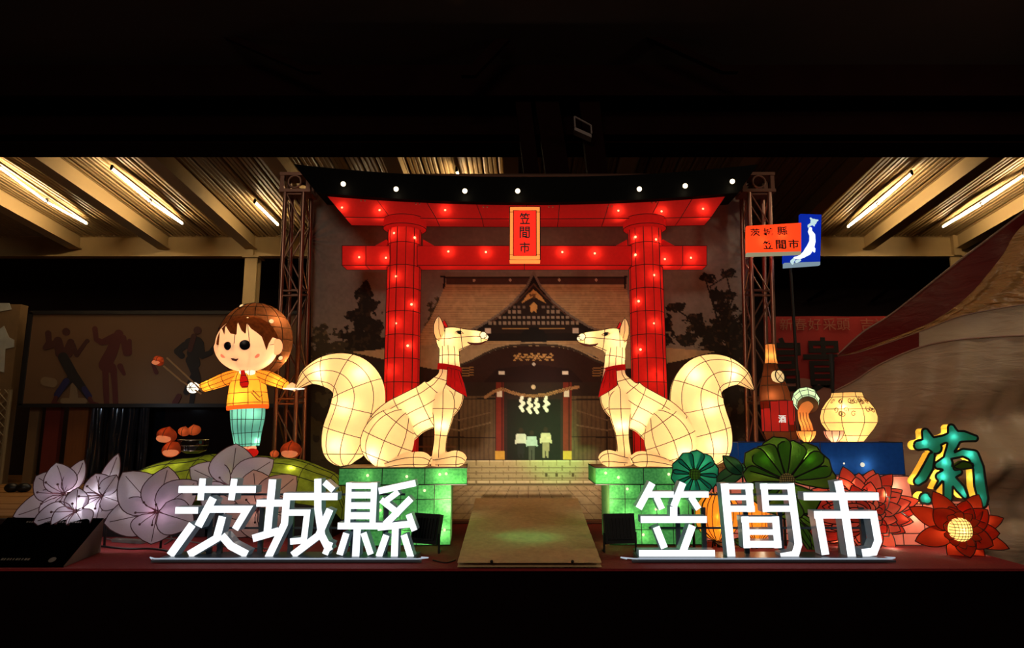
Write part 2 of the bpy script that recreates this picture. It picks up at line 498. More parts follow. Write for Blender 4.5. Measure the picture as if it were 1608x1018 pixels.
def strut(a, b, wpx, Y0_, Y1_, th=.16):
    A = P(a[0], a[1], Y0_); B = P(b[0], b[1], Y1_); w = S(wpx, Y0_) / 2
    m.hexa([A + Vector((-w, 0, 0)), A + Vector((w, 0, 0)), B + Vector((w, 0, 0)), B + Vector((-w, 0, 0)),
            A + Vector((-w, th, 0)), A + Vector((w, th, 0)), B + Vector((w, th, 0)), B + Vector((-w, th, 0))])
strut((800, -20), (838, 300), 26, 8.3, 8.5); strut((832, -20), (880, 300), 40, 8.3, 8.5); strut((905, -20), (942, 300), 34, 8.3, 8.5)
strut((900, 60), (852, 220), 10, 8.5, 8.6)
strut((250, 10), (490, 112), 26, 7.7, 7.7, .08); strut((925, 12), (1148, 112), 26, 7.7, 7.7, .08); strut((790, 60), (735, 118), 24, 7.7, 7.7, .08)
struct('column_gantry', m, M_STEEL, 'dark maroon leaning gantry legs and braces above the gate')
# lowest cross bar edge lights visible on gantry leg edges
t = thing('floodlight', 'small grey floodlight on a bracket on the dark gantry leg above the gate', 'floodlight', P(914, 200, 8.2))
M_GREY = mat('grey_cast_metal', rgb(120, 108, 104), 0.5, metal=0.3)
m = MB(); a = P(902, 183, 8.2); b = P(928, 197, 8.2); m.tube([a, b], .012, 6); m.tube([a, P(903, 200, 8.2)], .012, 6); m.tube([b, P(929, 210, 8.2)], .012, 6)
part('bracket', m, M_GREY, t)
m = MB(); q = [P(902, 199, 8.2), P(929, 211, 8.2), P(929, 216, 8.2), P(902, 204, 8.2)]; m.hexa(q + [v + Vector((0, .15, 0)) for v in q])
part('housing', m, M_GREY, t)

# fluorescent battens under the canopy
M_TUBE = glow('fluorescent_tube', (1.0, 0.74, 0.42, 1), 110.0)
M_FIT = mat('batten_housing', rgb(150, 135, 110), 0.5)
def on_ceiling(px, py, drop=.14):
    d = _dir(px, py)       # ray vs sloping plane z = zc(Y)-drop
    t = (zB + SL * YB - drop - CAMZ) / (d.z + SL * d.y)
    return Vector((0, 0, CAMZ)) + d * t
def batten(pts, label):
    ps = [on_ceiling(*p) for p in pts]
    t = thing('fluorescent_light', label, 'light', ps[0], 'fluorescent battens under the canopy')
    a, b = ps[0], ps[-1]; d = (b - a).normalized(); up = Vector((0, .1, 1)).normalized()
    m = MB(); s_ = d.cross(up).normalized()
    q = lambda p, k, h: p + s_ * k + up * h
    m.hexa([q(a, -.018, .025), q(a, .018, .025), q(b, .018, .025), q(b, -.018, .025), q(a, -.018, .06), q(a, .018, .06), q(b, .018, .06), q(b, -.018, .06)])
    part('housing', m, M_FIT, t)
    for u, v in zip(ps[:-1], ps[1:]):
        e = (v - u).normalized() * .03
        part('tube', MB().tube([u + e, v - e], .014, 10), M_TUBE, t, True)
        for c in (u, v): part('lamp_holder', MB().loft([[c + e * k + s_ * .024 * math.cos(a * math.pi / 4) + up * (.024 * math.sin(a * math.pi / 4) + (.05 if 0 < a < 4 else 0)) for a in range(8)] for k in (-.3, .3)]), WIREK, t)
batten([(-75, 210), (-2, 262), (73, 317), (137, 352)], 'leftmost glowing fluorescent batten under the canopy, running out of view')
batten([(175, 265), (236, 317), (287, 352)], 'second glowing fluorescent batten from the left under the canopy')
batten([(400, 318), (437, 354)], 'short lit fluorescent tube beside the left truss')
batten([(717, 268), (732, 322), (740, 350)], 'fluorescent batten seen end on above the middle of the gate roof')
batten([(556, 300), (590, 352)], 'fluorescent batten above the left half of the gate roof')
batten([(1432, 273), (1378, 321), (1331, 357)], 'glowing fluorescent batten behind the map sign, nearest to it')
batten([(1690, 224), (1608, 275), (1541, 321), (1480, 357)], 'rightmost glowing fluorescent batten above the tent')
# ------------------------------------------------------------------ PRINTED BACKDROP
YBD = 7.6
bx0, bx1, by0, by1 = 488, 1176, 288, 816
st = 1.35
gx = np.arange(bx0, bx1, st); gy = np.arange(by0, by1, st)
GX, GY = np.meshgrid(gx, gy, indexing='ij')
IMG = np.zeros(GX.shape + (3,))
def vnoise(sc, oct=3, seed=0):
    r = np.random.RandomState(seed); out = np.zeros(GX.shape); amp = 1; tot = 0
    for o in range(oct):
        s = sc / (2 ** o); nx = int((bx1 - bx0) / s) + 3; ny = int((by1 - by0) / s) + 3
        g = r.rand(nx, ny); u = (GX - bx0) / s; v = (GY - by0) / s
        i = u.astype(int); j = v.astype(int); a = u - i; b = v - j
        a = a * a * (3 - 2 * a); b = b * b * (3 - 2 * b)
        out += amp * ((g[i, j] * (1 - a) + g[i + 1, j] * a) * (1 - b) + (g[i, j + 1] * (1 - a) + g[i + 1, j + 1] * a) * b)
        tot += amp; amp *= .5
    return out / tot
def inpoly(pts):
    r = np.zeros(GX.shape, bool); n = len(pts)
    for i in range(n):
        (xa, ya), (xb, yb) = pts[i], pts[(i + 1) % n]
        if ya == yb: continue
        c = ((ya > GY) != (yb > GY)) & (GX < (xb - xa) * (GY - ya) / (yb - ya) + xa)
        r ^= c
    return r
def paint(mask, c, k=1.0):
    IMG[mask] = IMG[mask] * (1 - k) + np.array(c) / 255.0 * k
def pline(pts, w, c, k=1.0):
    for (xa, ya), (xb, yb) in zip(pts[:-1], pts[1:]):
        dx, dy = xb - xa, yb - ya; t = np.clip(((GX - xa) * dx + (GY - ya) * dy) / (dx * dx + dy * dy + 1e-9), 0, 1)
        paint(np.hypot(GX - xa - t * dx, GY - ya - t * dy) < w / 2, c, k)
n1 = vnoise(60, 3, 1); n2 = vnoise(9, 3, 2); n3 = vnoise(4, 2, 3); n4 = vnoise(20, 4, 4)
# evening-grey sky of the print
IMG[:] = np.array([124, 116, 108]) / 255.0
IMG *= (0.92 + .16 * n1)[..., None]
# trees
n5 = vnoise(13, 4, 9); n6 = vnoise(6, 3, 12)
def foliage(cx, cy, rx, ry, col, th=.5, light=None, seed=0):
    d = ((GX - cx) / rx) ** 2 + ((GY - cy) / ry) ** 2
    nn = .55 * n5 + .45 * n6
    mk = nn > (.30 + .24 * d) + (.5 - th) * .5
    mk &= d < 2.0
    paint(mk, col)
    if light: paint(mk & (n3 > .60) & (n2 > .45), light, .8)
dk = (30, 24, 18)
for (cx, cy, rx, ry) in ((574, 450, 7, 12), (573, 464, 14, 12), (576, 480, 18, 14), (570, 494, 26, 13), (578, 512, 24, 14), (566, 528, 32, 16), (588, 540, 28, 14), (556, 550, 34, 16), (590, 556, 26, 12)):
    foliage(cx, cy, rx, ry, dk, .55, (52, 42, 30))
for (cx, cy, rx, ry) in ((508, 535, 22, 24), (528, 545, 16, 16), (500, 552, 18, 18), (545, 560, 20, 12), (690, 480, 10, 16), (678, 500, 12, 26)):
    foliage(cx, cy, rx, ry, (58, 52, 38), .5, (104, 92, 66))
for (cx, cy, rx, ry) in ((1140, 520, 38, 34), (1120, 540, 36, 26), (1150, 560, 36, 30), (1135, 465, 22, 12), (1108, 435, 16, 8), (1145, 430, 18, 9), (1062, 482, 16, 9), (1090, 500, 18, 12), (1140, 492, 24, 20), (1095, 520, 20, 16), (1048, 520, 12, 26), (1075, 535, 24, 10), (1160, 600, 30, 40), (1168, 545, 20, 60)):
    foliage(cx, cy, rx, ry, dk, .48, (66, 50, 36))
for b in ([(1160, 620), (1140, 540), (1120, 480), (1108, 440)], [(1140, 540), (1090, 505), (1058, 483)], [(1135, 520), (1150, 470), (1140, 432)], [(1125, 500), (1115, 450), (1150, 428)]):
    pline(b, 2.2, (34, 26, 20))
# hall, dark body
paint(inpoly([(560, 555), (1120, 553), (1176, 580), (1176, 724), (488, 724), (488, 600)]) & (GY > 560), (44, 28, 22))
paint((GY > 568) & (GY < 724) & (GX < 665), (36, 30, 24)); paint((GY > 600) & (GY < 724) & (GX < 640) & (n4 > .5), (62, 58, 40))
paint((GY > 568) & (GY < 724) & (GX > 1120), (32, 28, 24)); paint((GY > 590) & (GY < 724) & (GX > 1120) & (n2 > .6), (84, 74, 58), .6)
# lower roof with its long eaves
paint(inpoly([(550, 553), (640, 546), (680, 536), (990, 536), (1040, 546), (1124, 552), (1070, 566), (1000, 580), (955, 576), (935, 560), (905, 547), (870, 542), (838, 541), (800, 543), (770, 550), (745, 562), (722, 578), (680, 580), (610, 566)]), (164, 140, 106))
paint(inpoly([(640, 548), (700, 512), (975, 512), (1040, 548)]), (158, 134, 102))
# main roof
roof = inpoly([(700, 444), (982, 444), (990, 480), (1003, 515), (1020, 540), (640, 542), (660, 525), (676, 500), (690, 470)])
paint(roof, (178, 146, 106))
rm = roof & (np.sin(GY * 2 * np.pi / 3.6) > .55); paint(rm, (128, 102, 72), .6)
paint(roof & (n2 > .55), (196, 164, 122), .35)
paint(inpoly([(696, 433), (986, 433), (984, 437), (698, 437)]), (44, 34, 32)); paint(inpoly([(700, 437), (984, 437), (984, 448), (700, 448)]), (74, 48, 42))
pline([(698, 434), (984, 434)], 1.6, (130, 116, 100)); pline([(700, 447), (984, 447)], 1.8, (150, 130, 102))
pline([(692, 434), (698, 434), (697, 452)], 3, (24, 18, 16)); pline([(982, 434), (981, 452)], 3, (24, 18, 16))
for x in (744, 801, 878, 936): paint(np.hypot(GX - x, GY - 440) < 2.2, (190, 170, 150))
# front gable
gl = [(838, 428), (826, 452), (806, 475), (780, 496), (752, 513), (716, 527)]; gr = [(2 * 838 - x, y) for x, y in gl]
paint(inpoly(gl + [(735, 528), (716, 536)] + [(960, 536), (941, 528)] + gr[::-1]), (28, 20, 18))
paint(inpoly([(838, 446), (806, 484), (770, 514), (752, 524), (926, 524), (906, 514), (870, 484)]), (40, 28, 24))
pline(gl, 3.4, (116, 104, 94)); pline(gr, 3.4, (116, 104, 94))
pline([(838, 446), (824, 462), (800, 484), (772, 506)], 2.2, (88, 62, 48)); pline([(838, 446), (852, 462), (876, 484), (904, 506)], 2.2, (88, 62, 48))
for r, y in enumerate((490, 498.5, 507.5)):
    k = 5 + r * 2
    for i in range(-k, k + 1):
        x = 838 + i * 7.6
        if abs(x - 838) < 16 and y < 495: continue
        paint((abs(GX - x) < 2.4) & (abs(GY - y) < 2.4), (150, 134, 116))
for r, y in enumerate((482,)):
    for i in (-4, -3, -2, 2, 3, 4): paint((abs(GX - 838 - i * 7.6) < 2.2) & (abs(GY - y) < 2.2), (120, 104, 92))
pline([(790, 516), (886, 516)], 2.2, (178, 140, 84))
gold = (206, 158, 92)
for q in ([(838, 455), (828, 463), (818, 477), (838, 466), (858, 477), (848, 463)], [(838, 474), (832, 480), (834, 492), (838, 488), (842, 492), (844, 480)]):
    paint(inpoly(q), gold); 
paint(inpoly([(828, 462), (848, 462), (838, 470)]) & (n3 > .5), (96, 62, 34), .8)
for x in (744, 932): 
    paint(inpoly([(x - 6, 522), (x + 6, 516), (x + 4, 526)]), (120, 92, 60))
for x in (766, 904): paint((abs(GX - x) < 5) & (abs(GY - 520) < 4), (216, 200, 184))
paint(inpoly([(816, 528), (822, 520), (834, 514), (842, 514), (854, 520), (860, 528), (858, 538), (818, 538)]), (22, 18, 18))
pline([(818, 538), (858, 538)], 2.4, (120, 104, 84))
# curved porch roof
arc = [(722, 574), (742, 566), (760, 556), (778, 548), (802, 543), (838, 541), (874, 543), (898, 548), (916, 556), (934, 566), (956, 574)]
pline(arc, 3.4, (58, 46, 38)); pline([(x, y - 3) for x, y in arc], 2, (168, 144, 112))
paint(inpoly([(x, y + 2) for x, y in arc] + [(956, 600), (722, 600)]), (46, 22, 16))
paint(inpoly([(760, 600), (780, 580), (838, 572), (896, 580), (916, 600)]), (34, 12, 10))
for i in range(46):
    x = 808 + (i % 23) * 2.7; y = 559 + 3 * math.sin(i * 1.7) + (4 if i > 22 else 0)
    paint(np.hypot((GX - x) / 1.6, GY - y) < 1.3, (184, 140, 86))
paint(abs(GX - 838) + abs(GY - 572) < 3.4, (190, 180, 170)); paint(np.hypot(GX - 838, GY - 608) < 3.4, (210, 186, 150))
for x in (734, 940):
    for k in range(4): pline([(x - 9, 579 + 4 * k), (x + 9, 577 + 4 * k)], 1.4, (150, 110, 62))
# halls to the sides: timber shutters behind pale drapes
for a, b in ((664, 778), (896, 1010)):
    sh = (GX > a) & (GX < b) & (GY > 622) & (GY < 722); paint(sh, (92, 72, 50)); paint(sh & (np.sin(GX * .9 + 3 * n1) > .4), (74, 56, 40), .6)
    pline([(a, 628), (b, 626)], 2, (36, 24, 18)); pline([(a, 686), (b, 688)], 1.8, (40, 26, 20)); pline([((a + b) / 2, 622), ((a + b) / 2, 722)], 1.6, (40, 26, 20))
    pline([(a + 10, 668), ((a + b) / 2, 676), (b - 8, 664)], 2.2, (120, 100, 78)); pline([(a + 10, 645), ((a + b) / 2, 660), (b - 8, 648)], 1.8, (110, 88, 66))
pline([(655, 702), (715, 702)], 3, (110, 76, 56)); pline([(655, 712), (705, 712)], 3, (110, 76, 56))
# porch
paint((GX > 796) & (GX < 880) & (GY > 628) & (GY < 722), (26, 24, 18))
for x in (785, 891):
    paint((abs(GX - x) < 6.2) & (GY > 600) & (GY < 722), (112, 38, 26)); paint((abs(GX - x - 3) < 1.6) & (GY > 600) & (GY < 722), (70, 22, 16))
    paint((abs(GX - x) < 7) & (GY > 709) & (GY < 722), (196, 150, 60))
    paint((abs(GX - x + 1) < 4) & (GY > 612) & (GY < 624), (222, 208, 190)); paint((abs(GX - x + 3 * np.sign(x - 838)) < 5) & (GY > 583) & (GY < 588), (226, 214, 200))
rope = [(762, 624), (776, 615), (788, 611), (802, 616), (820, 621), (838, 622), (858, 620), (876, 615), (896, 610), (908, 608)]
pline(rope, 5, (160, 118, 78))
for i in range(38):
    x = 788 + i * 2.9; y = np.interp(x, [p[0] for p in rope], [p[1] for p in rope])
    if 786 < x < 908: pline([(x - 1, y + 2), (x + 1.6, y - 2)], .9, (96, 62, 38))
for x, y in ((820, 624), (832, 627), (843, 627), (858, 624)):
    z = [(x, y), (x - 2, y + 6), (x + 3, y + 10), (x - 3, y + 15), (x + 1, y + 21)]; pline(z, 5, (236, 230, 220))
# three worshippers seen from behind in the print
for x, y, c, leg in ((818, 676, (196, 188, 182), (34, 30, 30)), (835, 680, (168, 176, 178), (70, 66, 60)), (857, 675, (196, 176, 150), (150, 130, 104))):
    paint(np.hypot(GX - x, (GY - y) / 1.2) < 3.6, (46, 32, 24)); paint(inpoly([(x - 6.5, y + 5), (x + 6.5, y + 5), (x + 7, y + 20), (x - 6.5, y + 20)]), c); pline([(x - 6, y + 7), (x - 8, y + 20)], 3, c); pline([(x + 6, y + 7), (x + 8, y + 20)], 3, c)
    paint(inpoly([(x - 5.5, y + 20), (x + 5.5, y + 20), (x + 4.5, y + 44), (x + 1, y + 44), (x, y + 26), (x - 1, y + 44), (x - 4.5, y + 44)]), leg)
# stone steps
stp = (GY >= 723) & (GY < 764) & (GX > 700)
paint(stp, (176, 162, 118)); paint(stp & (n3 > .55), (158, 144, 104), .5)
for y, c in ((723.5, (226, 212, 166)), (735, (116, 104, 72)), (743, (120, 106, 74)), (751, (112, 100, 70)), (757, (224, 210, 166)), (761, (106, 94, 66))):
    paint(stp & (abs(GY - y) < 1.0), c)
for r in range(5):
    for i in range(24):
        x = 706 + i * 21 + (r % 2) * 9; paint(stp & (abs(GX - x) < .8) & (GY > 723 + 8 * r) & (GY < 731 + 8 * r), (126, 112, 78), .8)
for x in (858, 874, 900): paint((abs(GX - x) < 2.4) & (abs(GY - 746) < 2.8), (90, 76, 50))
# paving
pv = (GY >= 764) & (GX > 690)
paint(pv, (186, 164, 124)); paint(pv & (n2 > .55), (200, 176, 136), .5)
for i in range(-9, 10):
    pline([(830 + i * 14.5, 764), (830 + i * 26, 816)], 1.0, (120, 100, 72), .8)
for y in (771, 780, 793, 806): paint(pv & (abs(GY - y) < .6), (130, 108, 78), .7)
paint((GY >= 724) & (GX < 700), (52, 48, 34))
# mottling of the cloth
IMG *= (0.93 + .14 * n3)[..., None]
LINC = np.where(IMG <= .04045, IMG / 12.92, ((IMG + .055) / 1.055) ** 2.4)
nx, ny = GX.shape
# vertices of the cloth: exact plane position of each print pixel, gently creased
vv = (CY - GY) / F; uu = (GX - CX) / F
dy_ = math.cos(PITCH) - math.sin(PITCH) * vv; dz_ = math.sin(PITCH) + math.cos(PITCH) * vv
tt = YBD / dy_
VX = uu * tt; VZ = CAMZ + dz_ * tt
crease = .006 * np.sin(VX * 3.1 + VZ * 1.3) + .010 * (n1 - .5)
for (cx_, cz_, sg) in ((VX.min(), 3.2, 1), (VX.max(), 3.0, -1)):
    an = np.arctan2(VZ - cz_, sg * (VX - cx_)); rr = np.hypot(VZ - cz_, VX - cx_); crease += .012 * np.cos(an * 14) * np.exp(-rr / .45)
VY = YBD + crease
co = np.stack([VX, VY, VZ], -1).reshape(-1, 3)
idx = np.arange(nx * ny).reshape(nx, ny)
quads = np.stack([idx[:-1, :-1], idx[:-1, 1:], idx[1:, 1:], idx[1:, :-1]], -1).reshape(-1, 4)
me = bpy.data.meshes.new('printed_cloth')
me.vertices.add(len(co)); me.vertices.foreach_set('co', co.ravel())
me.loops.add(quads.size); me.loops.foreach_set('vertex_index', quads.ravel().astype(np.int32))
me.polygons.add(len(quads)); me.polygons.foreach_set('loop_start', np.arange(0, quads.size, 4, dtype=np.int32))
me.polygons.foreach_set('loop_total', np.full(len(quads), 4, dtype=np.int32))
me.update(calc_edges=True)
ca = me.color_attributes.new('print', 'FLOAT_COLOR', 'POINT')
rgba = np.concatenate([LINC.reshape(-1, 3), np.ones((nx * ny, 1))], 1)
ca.data.foreach_set('color', rgba.ravel())
me.polygons.foreach_set('use_smooth', [True] * len(me.polygons))
mp_ = bpy.data.materials.new('printed_banner_cloth'); mp_.use_nodes = True
nt = mp_.node_tree; b = nt.nodes['Principled BSDF']; at = nt.nodes.new('ShaderNodeAttribute'); at.attribute_name = 'print'
nt.links.new(at.outputs['Color'], b.inputs['Base Color']); b.inputs['Roughness'].default_value = .75; b.inputs['Specular IOR Level'].default_value = .2
me.materials.append(mp_)
zt = P(828, by0, YBD).z; zb2 = P(828, by1, YBD).z
bd = thing('printed_backdrop', 'large cloth backdrop printed with a shrine hall, trees and stone steps, behind the red gate', 'backdrop', (0, YBD + .05, 0))
ORG[bd.name] = Vector((0, YBD + .05, 0))
o = bpy.data.objects.new('printed_cloth', me); COL.objects.link(o); o.parent = bd; o.location = (0, -YBD - .05, 0)
x0_, x1_ = P(bx0, 500, YBD).x, P(bx1, 500, YBD).x
part('backing_board', MB().box((x0_ - .02, YBD + .04, 0.001), (x1_ + .02, YBD + .06, zt)), M_DARK, bd)
part('hem_pole', MB().tube([(x0_, YBD + .03, zb2), (x1_, YBD + .03, zb2)], .018, 8), WIREK, bd)
# low timber ledge in front of the backdrop
M_LEDGE = mat('reddish_timber', rgb(120, 66, 38), 0.6, var=.3, scale=4, stretch=(.3, 1, 5))
m = MB(); m.box((x0_, YBD - .12, 0.0), (x1_, YBD - .02, P(800, 818, YBD - .1).z)); m.box((x0_, YBD - .16, 0.0), (x1_, YBD - .12, P(800, 830, YBD - .1).z))
single('ledge_board', m, M_LEDGE, 'low reddish timber ledge along the foot of the printed backdrop', 'ledge', (0, YBD - .1, 0))

# ------------------------------------------------------------------ TRUSSES
M_ALU = mat('aluminium_truss', rgb(136, 100, 84), 0.35, metal=0.75, var=.15, scale=5)
def truss_tower(base_pts, top_pts, Yf, Yb, label, lean):
    """base/top: pixel x of front-left, front-right, back-left, back-right chords"""
    yt, yb_ = 330, 720
    t = thing('truss_tower', label, 'truss', (P(base_pts[0], yb_, Yf).x, Yf, 0), 'aluminium box truss towers')
    cor = []
    for k, (b_, tp) in enumerate(zip(base_pts, top_pts)):
        Y = Yf if k < 2 else Yb
        A = P(b_, yb_, Y); B = P(tp, yt, Y); d = (B - A) / (B.z - A.z)
        A0 = A - d * (A.z - 0.012); B0 = B + d * (P(800, 300, Y).z - B.z)
        cor.append((A0, B0))
        part('chord', MB().tube([A0, B0], .026, 10), M_ALU, t, True)
    m = MB(); n = 9
    for a, b in ((0, 1), (2, 3), (0, 2), (1, 3)):
        for i in range(n):
            u, v = i / n, (i + 1) / n
            p = cor[a][0].lerp(cor[a][1], u if i % 2 else v); q = cor[b][0].lerp(cor[b][1], v if i % 2 else u)
            m.tube([p, q], .0095, 6)
        for u in (.02, .345, .36, .67, .685, .99):
            m.tube([cor[a][0].lerp(cor[a][1], u), cor[b][0].lerp(cor[b][1], u)], .011, 6)
    part('lattice_bracing', m, M_ALU, t, kind='stuff')
    m = MB(); xs = [c[0].x for c in cor]
    m.box((min(xs) - .06, Yf - .06, 0.0), (max(xs) + .06, Yb + .06, .012)); part('base_plate', m, M_ALU, t)
    # corner block at the top
    T_ = [c[1] for c in cor]; m = MB()
    z0 = T_[0].z; z1 = P(800, 274, Yf).z; x0 = min(p.x for p in T_) - .035; x1 = max(p.x for p in T_) + .035
    for a in ((x0, Yf), (x1, Yf), (x0, Yb), (x1, Yb)): m.box((a[0] - .022, a[1] - .022, z0), (a[0] + .022, a[1] + .022, z1))
    for z in (z0, z1): m.box((x0 - .03, Yf - .03, z - .018), (x1 + .03, Yb + .03, z + .018))
    cx = (x0 + x1) / 2; cz = (z0 + z1) / 2; rr = (z1 - z0) * .36
    for Y in (Yf - .03, Yb + .03): m.tube([(cx + rr * math.cos(a * math.pi / 8), Y, cz + rr * math.sin(a * math.pi / 8)) for a in range(16)], .012, 6, loop=True)
    part('corner_block', m, M_ALU, t)
    return t
truss_tower((430, 462, 447, 476), (447, 476, 458, 488), 7.25, 7.46, 'aluminium truss tower left of the red gate, behind the child lantern', 0)
truss_tower((1188, 1221, 1175, 1207), (1177, 1209, 1165, 1198), 7.25, 7.46, 'aluminium truss tower right of the red gate, behind the bottle lantern', 0)
t = thing('truss_beam', 'dark horizontal truss beam along the top of the red gate', 'truss', P(828, 285, 7.2))
za, zb_ = P(828, 276, 7.3).z, P(828, 300, 7.3).z; xl, xr = P(498, 285, 7.3).x, P(1162, 285, 7.3).x
for Y in (7.30, 7.46):
    for z in (za, zb_): part('chord', MB().tube([(xl, Y, z), (xr, Y, z)], .024, 8), M_ALU, t, True)
m = MB(); n = 26
for i in range(n):
    u = xl + (xr - xl) * i / n; v = xl + (xr - xl) * (i + 1) / n; a, b = (za, zb_) if i % 2 else (zb_, za)
    m.tube([(u, 7.30, a), (v, 7.30, b)], .009, 5); m.tube([(u, 7.30, za), (v, 7.46, za)], .009, 5)
part('lattice_bracing', m, M_ALU, t, kind='stuff')

# ------------------------------------------------------------------ TORII GATE LANTERN
YT = 6.95
RED = (0.66, 0.022, 0.016, 1)
M_RED = silk('red_silk', RED, glow=0.20, trans=.85, weave=30)
M_BLK = mat('black_cloth', rgb(3, 3, 3), 0.8, var=.2, spec=.08)
tor = thing('torii_gate', 'tall illuminated red lantern gate with a black curved top beam and two round pillars', 'gate', (0, YT, 0))
def beam4(xs, top, bot, Yf, Yb, mats, name, lx, rx, wires=True, seams=(), smooth=False):
    """front face between pixel curves top(x), bot(x); lx, rx slanted ends ((xtop,xbot))"""
    m = MB(); w = MB(); rings = []
    for i, u in enumerate(xs):
        xt = lx[0] + (rx[0] - lx[0]) * u; xb = lx[1] + (rx[1] - lx[1]) * u
        A = P(xt, top(xt), Yf); B = P(xb, bot(xb), Yf); A2 = Vector((A.x, Yb, A.z)); B2 = Vector((B.x, Yb, B.z))
        rings.append([A, A2, B2, B])
    m.loft(rings)
    part(name, m, mats, tor)
    if wires:
        for k in (0, 3, 2): w.tube([r[k] - Vector((0, .002, 0)) for r in rings], .004, 5)
        n = len(rings) - 1
        for s_ in list(seams) + [0, n]:
            r = rings[min(int(round(s_ * n)) if isinstance(s_, float) else s_, n)]
            w.tube([r[0], r[3], r[2]], .0035, 5)
    return rings, w
q = lambda a, b, c: (lambda x: b + (a - b) * ((x - 828) / 345.0) ** 2 if True else c)
N = [i / 24 for i in range(25)]
rk, w = beam4(N, lambda x: 278 - 20 * abs((x - 828) / 364) ** 2.2, lambda x: 318 - 14 * abs((x - 828) / 318) ** 2, YT - .12, YT + .26, M_BLK, 'top_beam', (461, 497), (1190, 1160), False)
rs, w = beam4(N, lambda x: 318 - 14 * abs((x - 828) / 318) ** 2, lambda x: 344 - 3 * abs((x - 828) / 300) ** 2, YT - .03, YT + .26, M_RED, 'upper_beam', (510, 541), (1142, 1117), True, [0.14, .27, .38, .48, .6, .72, .83, .93])
part('wire_frame', w, WIREK, tor)
rn = {}
for nm, a, b in (('l', 537, 612), ('m', 655, 992), ('r', 1034, 1110)):
    r, w = beam4([i / 6 for i in range(7)], lambda x: 386, lambda x: 417, YT - .0, YT + .2, M_RED, 'tie_beam', (a, a), (b, b), True, [.5])
    part('wire_frame', w, WIREK, tor)
def pillar(xt, xb, w_px):
    m = MB(); wr_ = MB()
    A = P(xt, 352, YT + .1); B = P(xb, 690, YT + .1); d = (A - B) / (A.z - B.z)
    base = B - d * (B.z - .0); r0 = S(w_px, YT) / 2
    n = 12; H = A.z; prof = []
    k = 13
    rings = []
    for i in range(k + 1):
        z = H * i / k; c = base + d * z; r = r0 * (1.03 - .06 * i / k)
        rings.append([c + Vector((math.cos(2 * math.pi * (j + .5) / n) * r, math.sin(2 * math.pi * (j + .5) / n) * r, 0)) for j in range(n)])
    m.loft(rings); part('pillar', m, M_RED, tor)
    for rg in rings: wr_.tube([p + (p - sum(rg, Vector()) / n).normalized() * .003 for p in rg], .0035, 5, loop=True)
    for j in range(n):
        wr_.tube([rg[j] + (rg[j] - sum(rg, Vector()) / n).normalized() * .002 for rg in rings], .0035 if j % 2 else .0045, 5)
    part('wire_frame', wr_, WIREK, tor)
    c = base + d * (H - .03); m = MB()
    m.lathe(c + Vector((0, 0, -.03)), [(r0 * 1.08, -.02), (r0 * 1.27, 0), (r0 * 1.27, .10), (r0 * 1.08, .12)], 24); part('capital', m, M_RED, tor, True)
    wr_ = MB()
    for h in (-.03, .07): wr_.tube([c + Vector((math.cos(a * math.pi / 14) * r0 * 1.275, math.sin(a * math.pi / 14) * r0 * 1.275, h)) for a in range(28)], .0035, 5, loop=True)
    part('wire_frame', wr_, WIREK, tor)
    m = MB(); m.lathe(base, [(r0 * 1.3, 0), (r0 * 1.3, .12), (r0 * 1.12, .16)], 24); part('pillar_base', m, M_BLK, tor, True)
pillar(636, 629, 55); pillar(1012, 1022, 55)
for x in (598, 673, 976, 1050):
    m = MB(); a = P(x - 9, 386, YT - .01); b = P(x + 9, 376, YT - .01)
    dd = 1 if x in (598, 976) else -1
    poly = [a, Vector((b.x, a.y, a.z)), Vector(((b.x if dd == 1 else a.x), a.y, b.z)), ]
    m.prism(poly, (0, .12, 0)); part('wedge', m, M_RED, tor)
HOT = (1.0, .62, .34)
M_TB = glow('bulb_against_cloth', (1, .50, .26, 1), 2.0)
def tbulb(p, w, back=.045):
    # small round bulb pressed against the cloth from inside
    part('bulb', MB().ball(p + Vector((0, .006, 0)), .0135, 10, 8), M_TB, tor, True)
    bulb(p + Vector((0, back, 0)), w * 3.6, HOT, .012, tor)
for x, y in ((537, 326), (596, 330), (699, 330), (971, 331), (1039, 332), (1104, 328)):
    tbulb(P(x, y, YT - .03), .05)
for x, y in ((564, 404), (606, 405), (704, 395), (763, 396), (883, 396), (934, 398), (1044, 407), (1085, 405)):
    tbulb(P(x, y, YT), .05)
for x, y in ((619, 366), (651, 373), (622, 434), (646, 478), (622, 508), (640, 543), (617, 582), (638, 622), (612, 660), (998, 372), (1030, 376), (998, 400), (1027, 432), (1003, 473), (1027, 508), (1006, 549), (1030, 590), (1010, 630), (1028, 670)):
    tbulb(P(x, y, YT + .1 - (.172 if abs(x - (630 if x < 828 else 1017)) < 11 else .150)), .04)
# lamps fixed on the black top beam
M_BULBG = glow('warm_bulb_glass', (1.0, .80, .48, 1), 3.5)
for i, (x, y) in enumerate(((539, 289), (622, 297), (730, 300), (813, 300), (1004, 297), (1076, 292), (1150, 285))):
    p = P(x, y, YT - .17)
    t = part('lamp_socket', MB().tube([p + Vector((0, .05, 0)), p + Vector((0, .02, 0))], .018, 8), WIREK, tor)
    part('bulb_glass', MB().ball(p, .026, 14, 10), M_BULBG, t, True)
    bulb(p + Vector((0, -.0, -.06)), .08, (1, .8, .5), .02, tor)
# faint unlit bulbs on the upper beam, drawn as small metallic balls
m = MB()
for x, y in ((570, 315), (656, 320), (762, 325), (865, 325), (958, 324), (1027, 318)):
    for dx in (-3, 3): m.ball(P(x + dx, y, YT - .035), .010, 8, 6)
part('unlit_bulb', m, mat('unlit_bulb_metal', rgb(210, 150, 120), .3, metal=.5), tor)
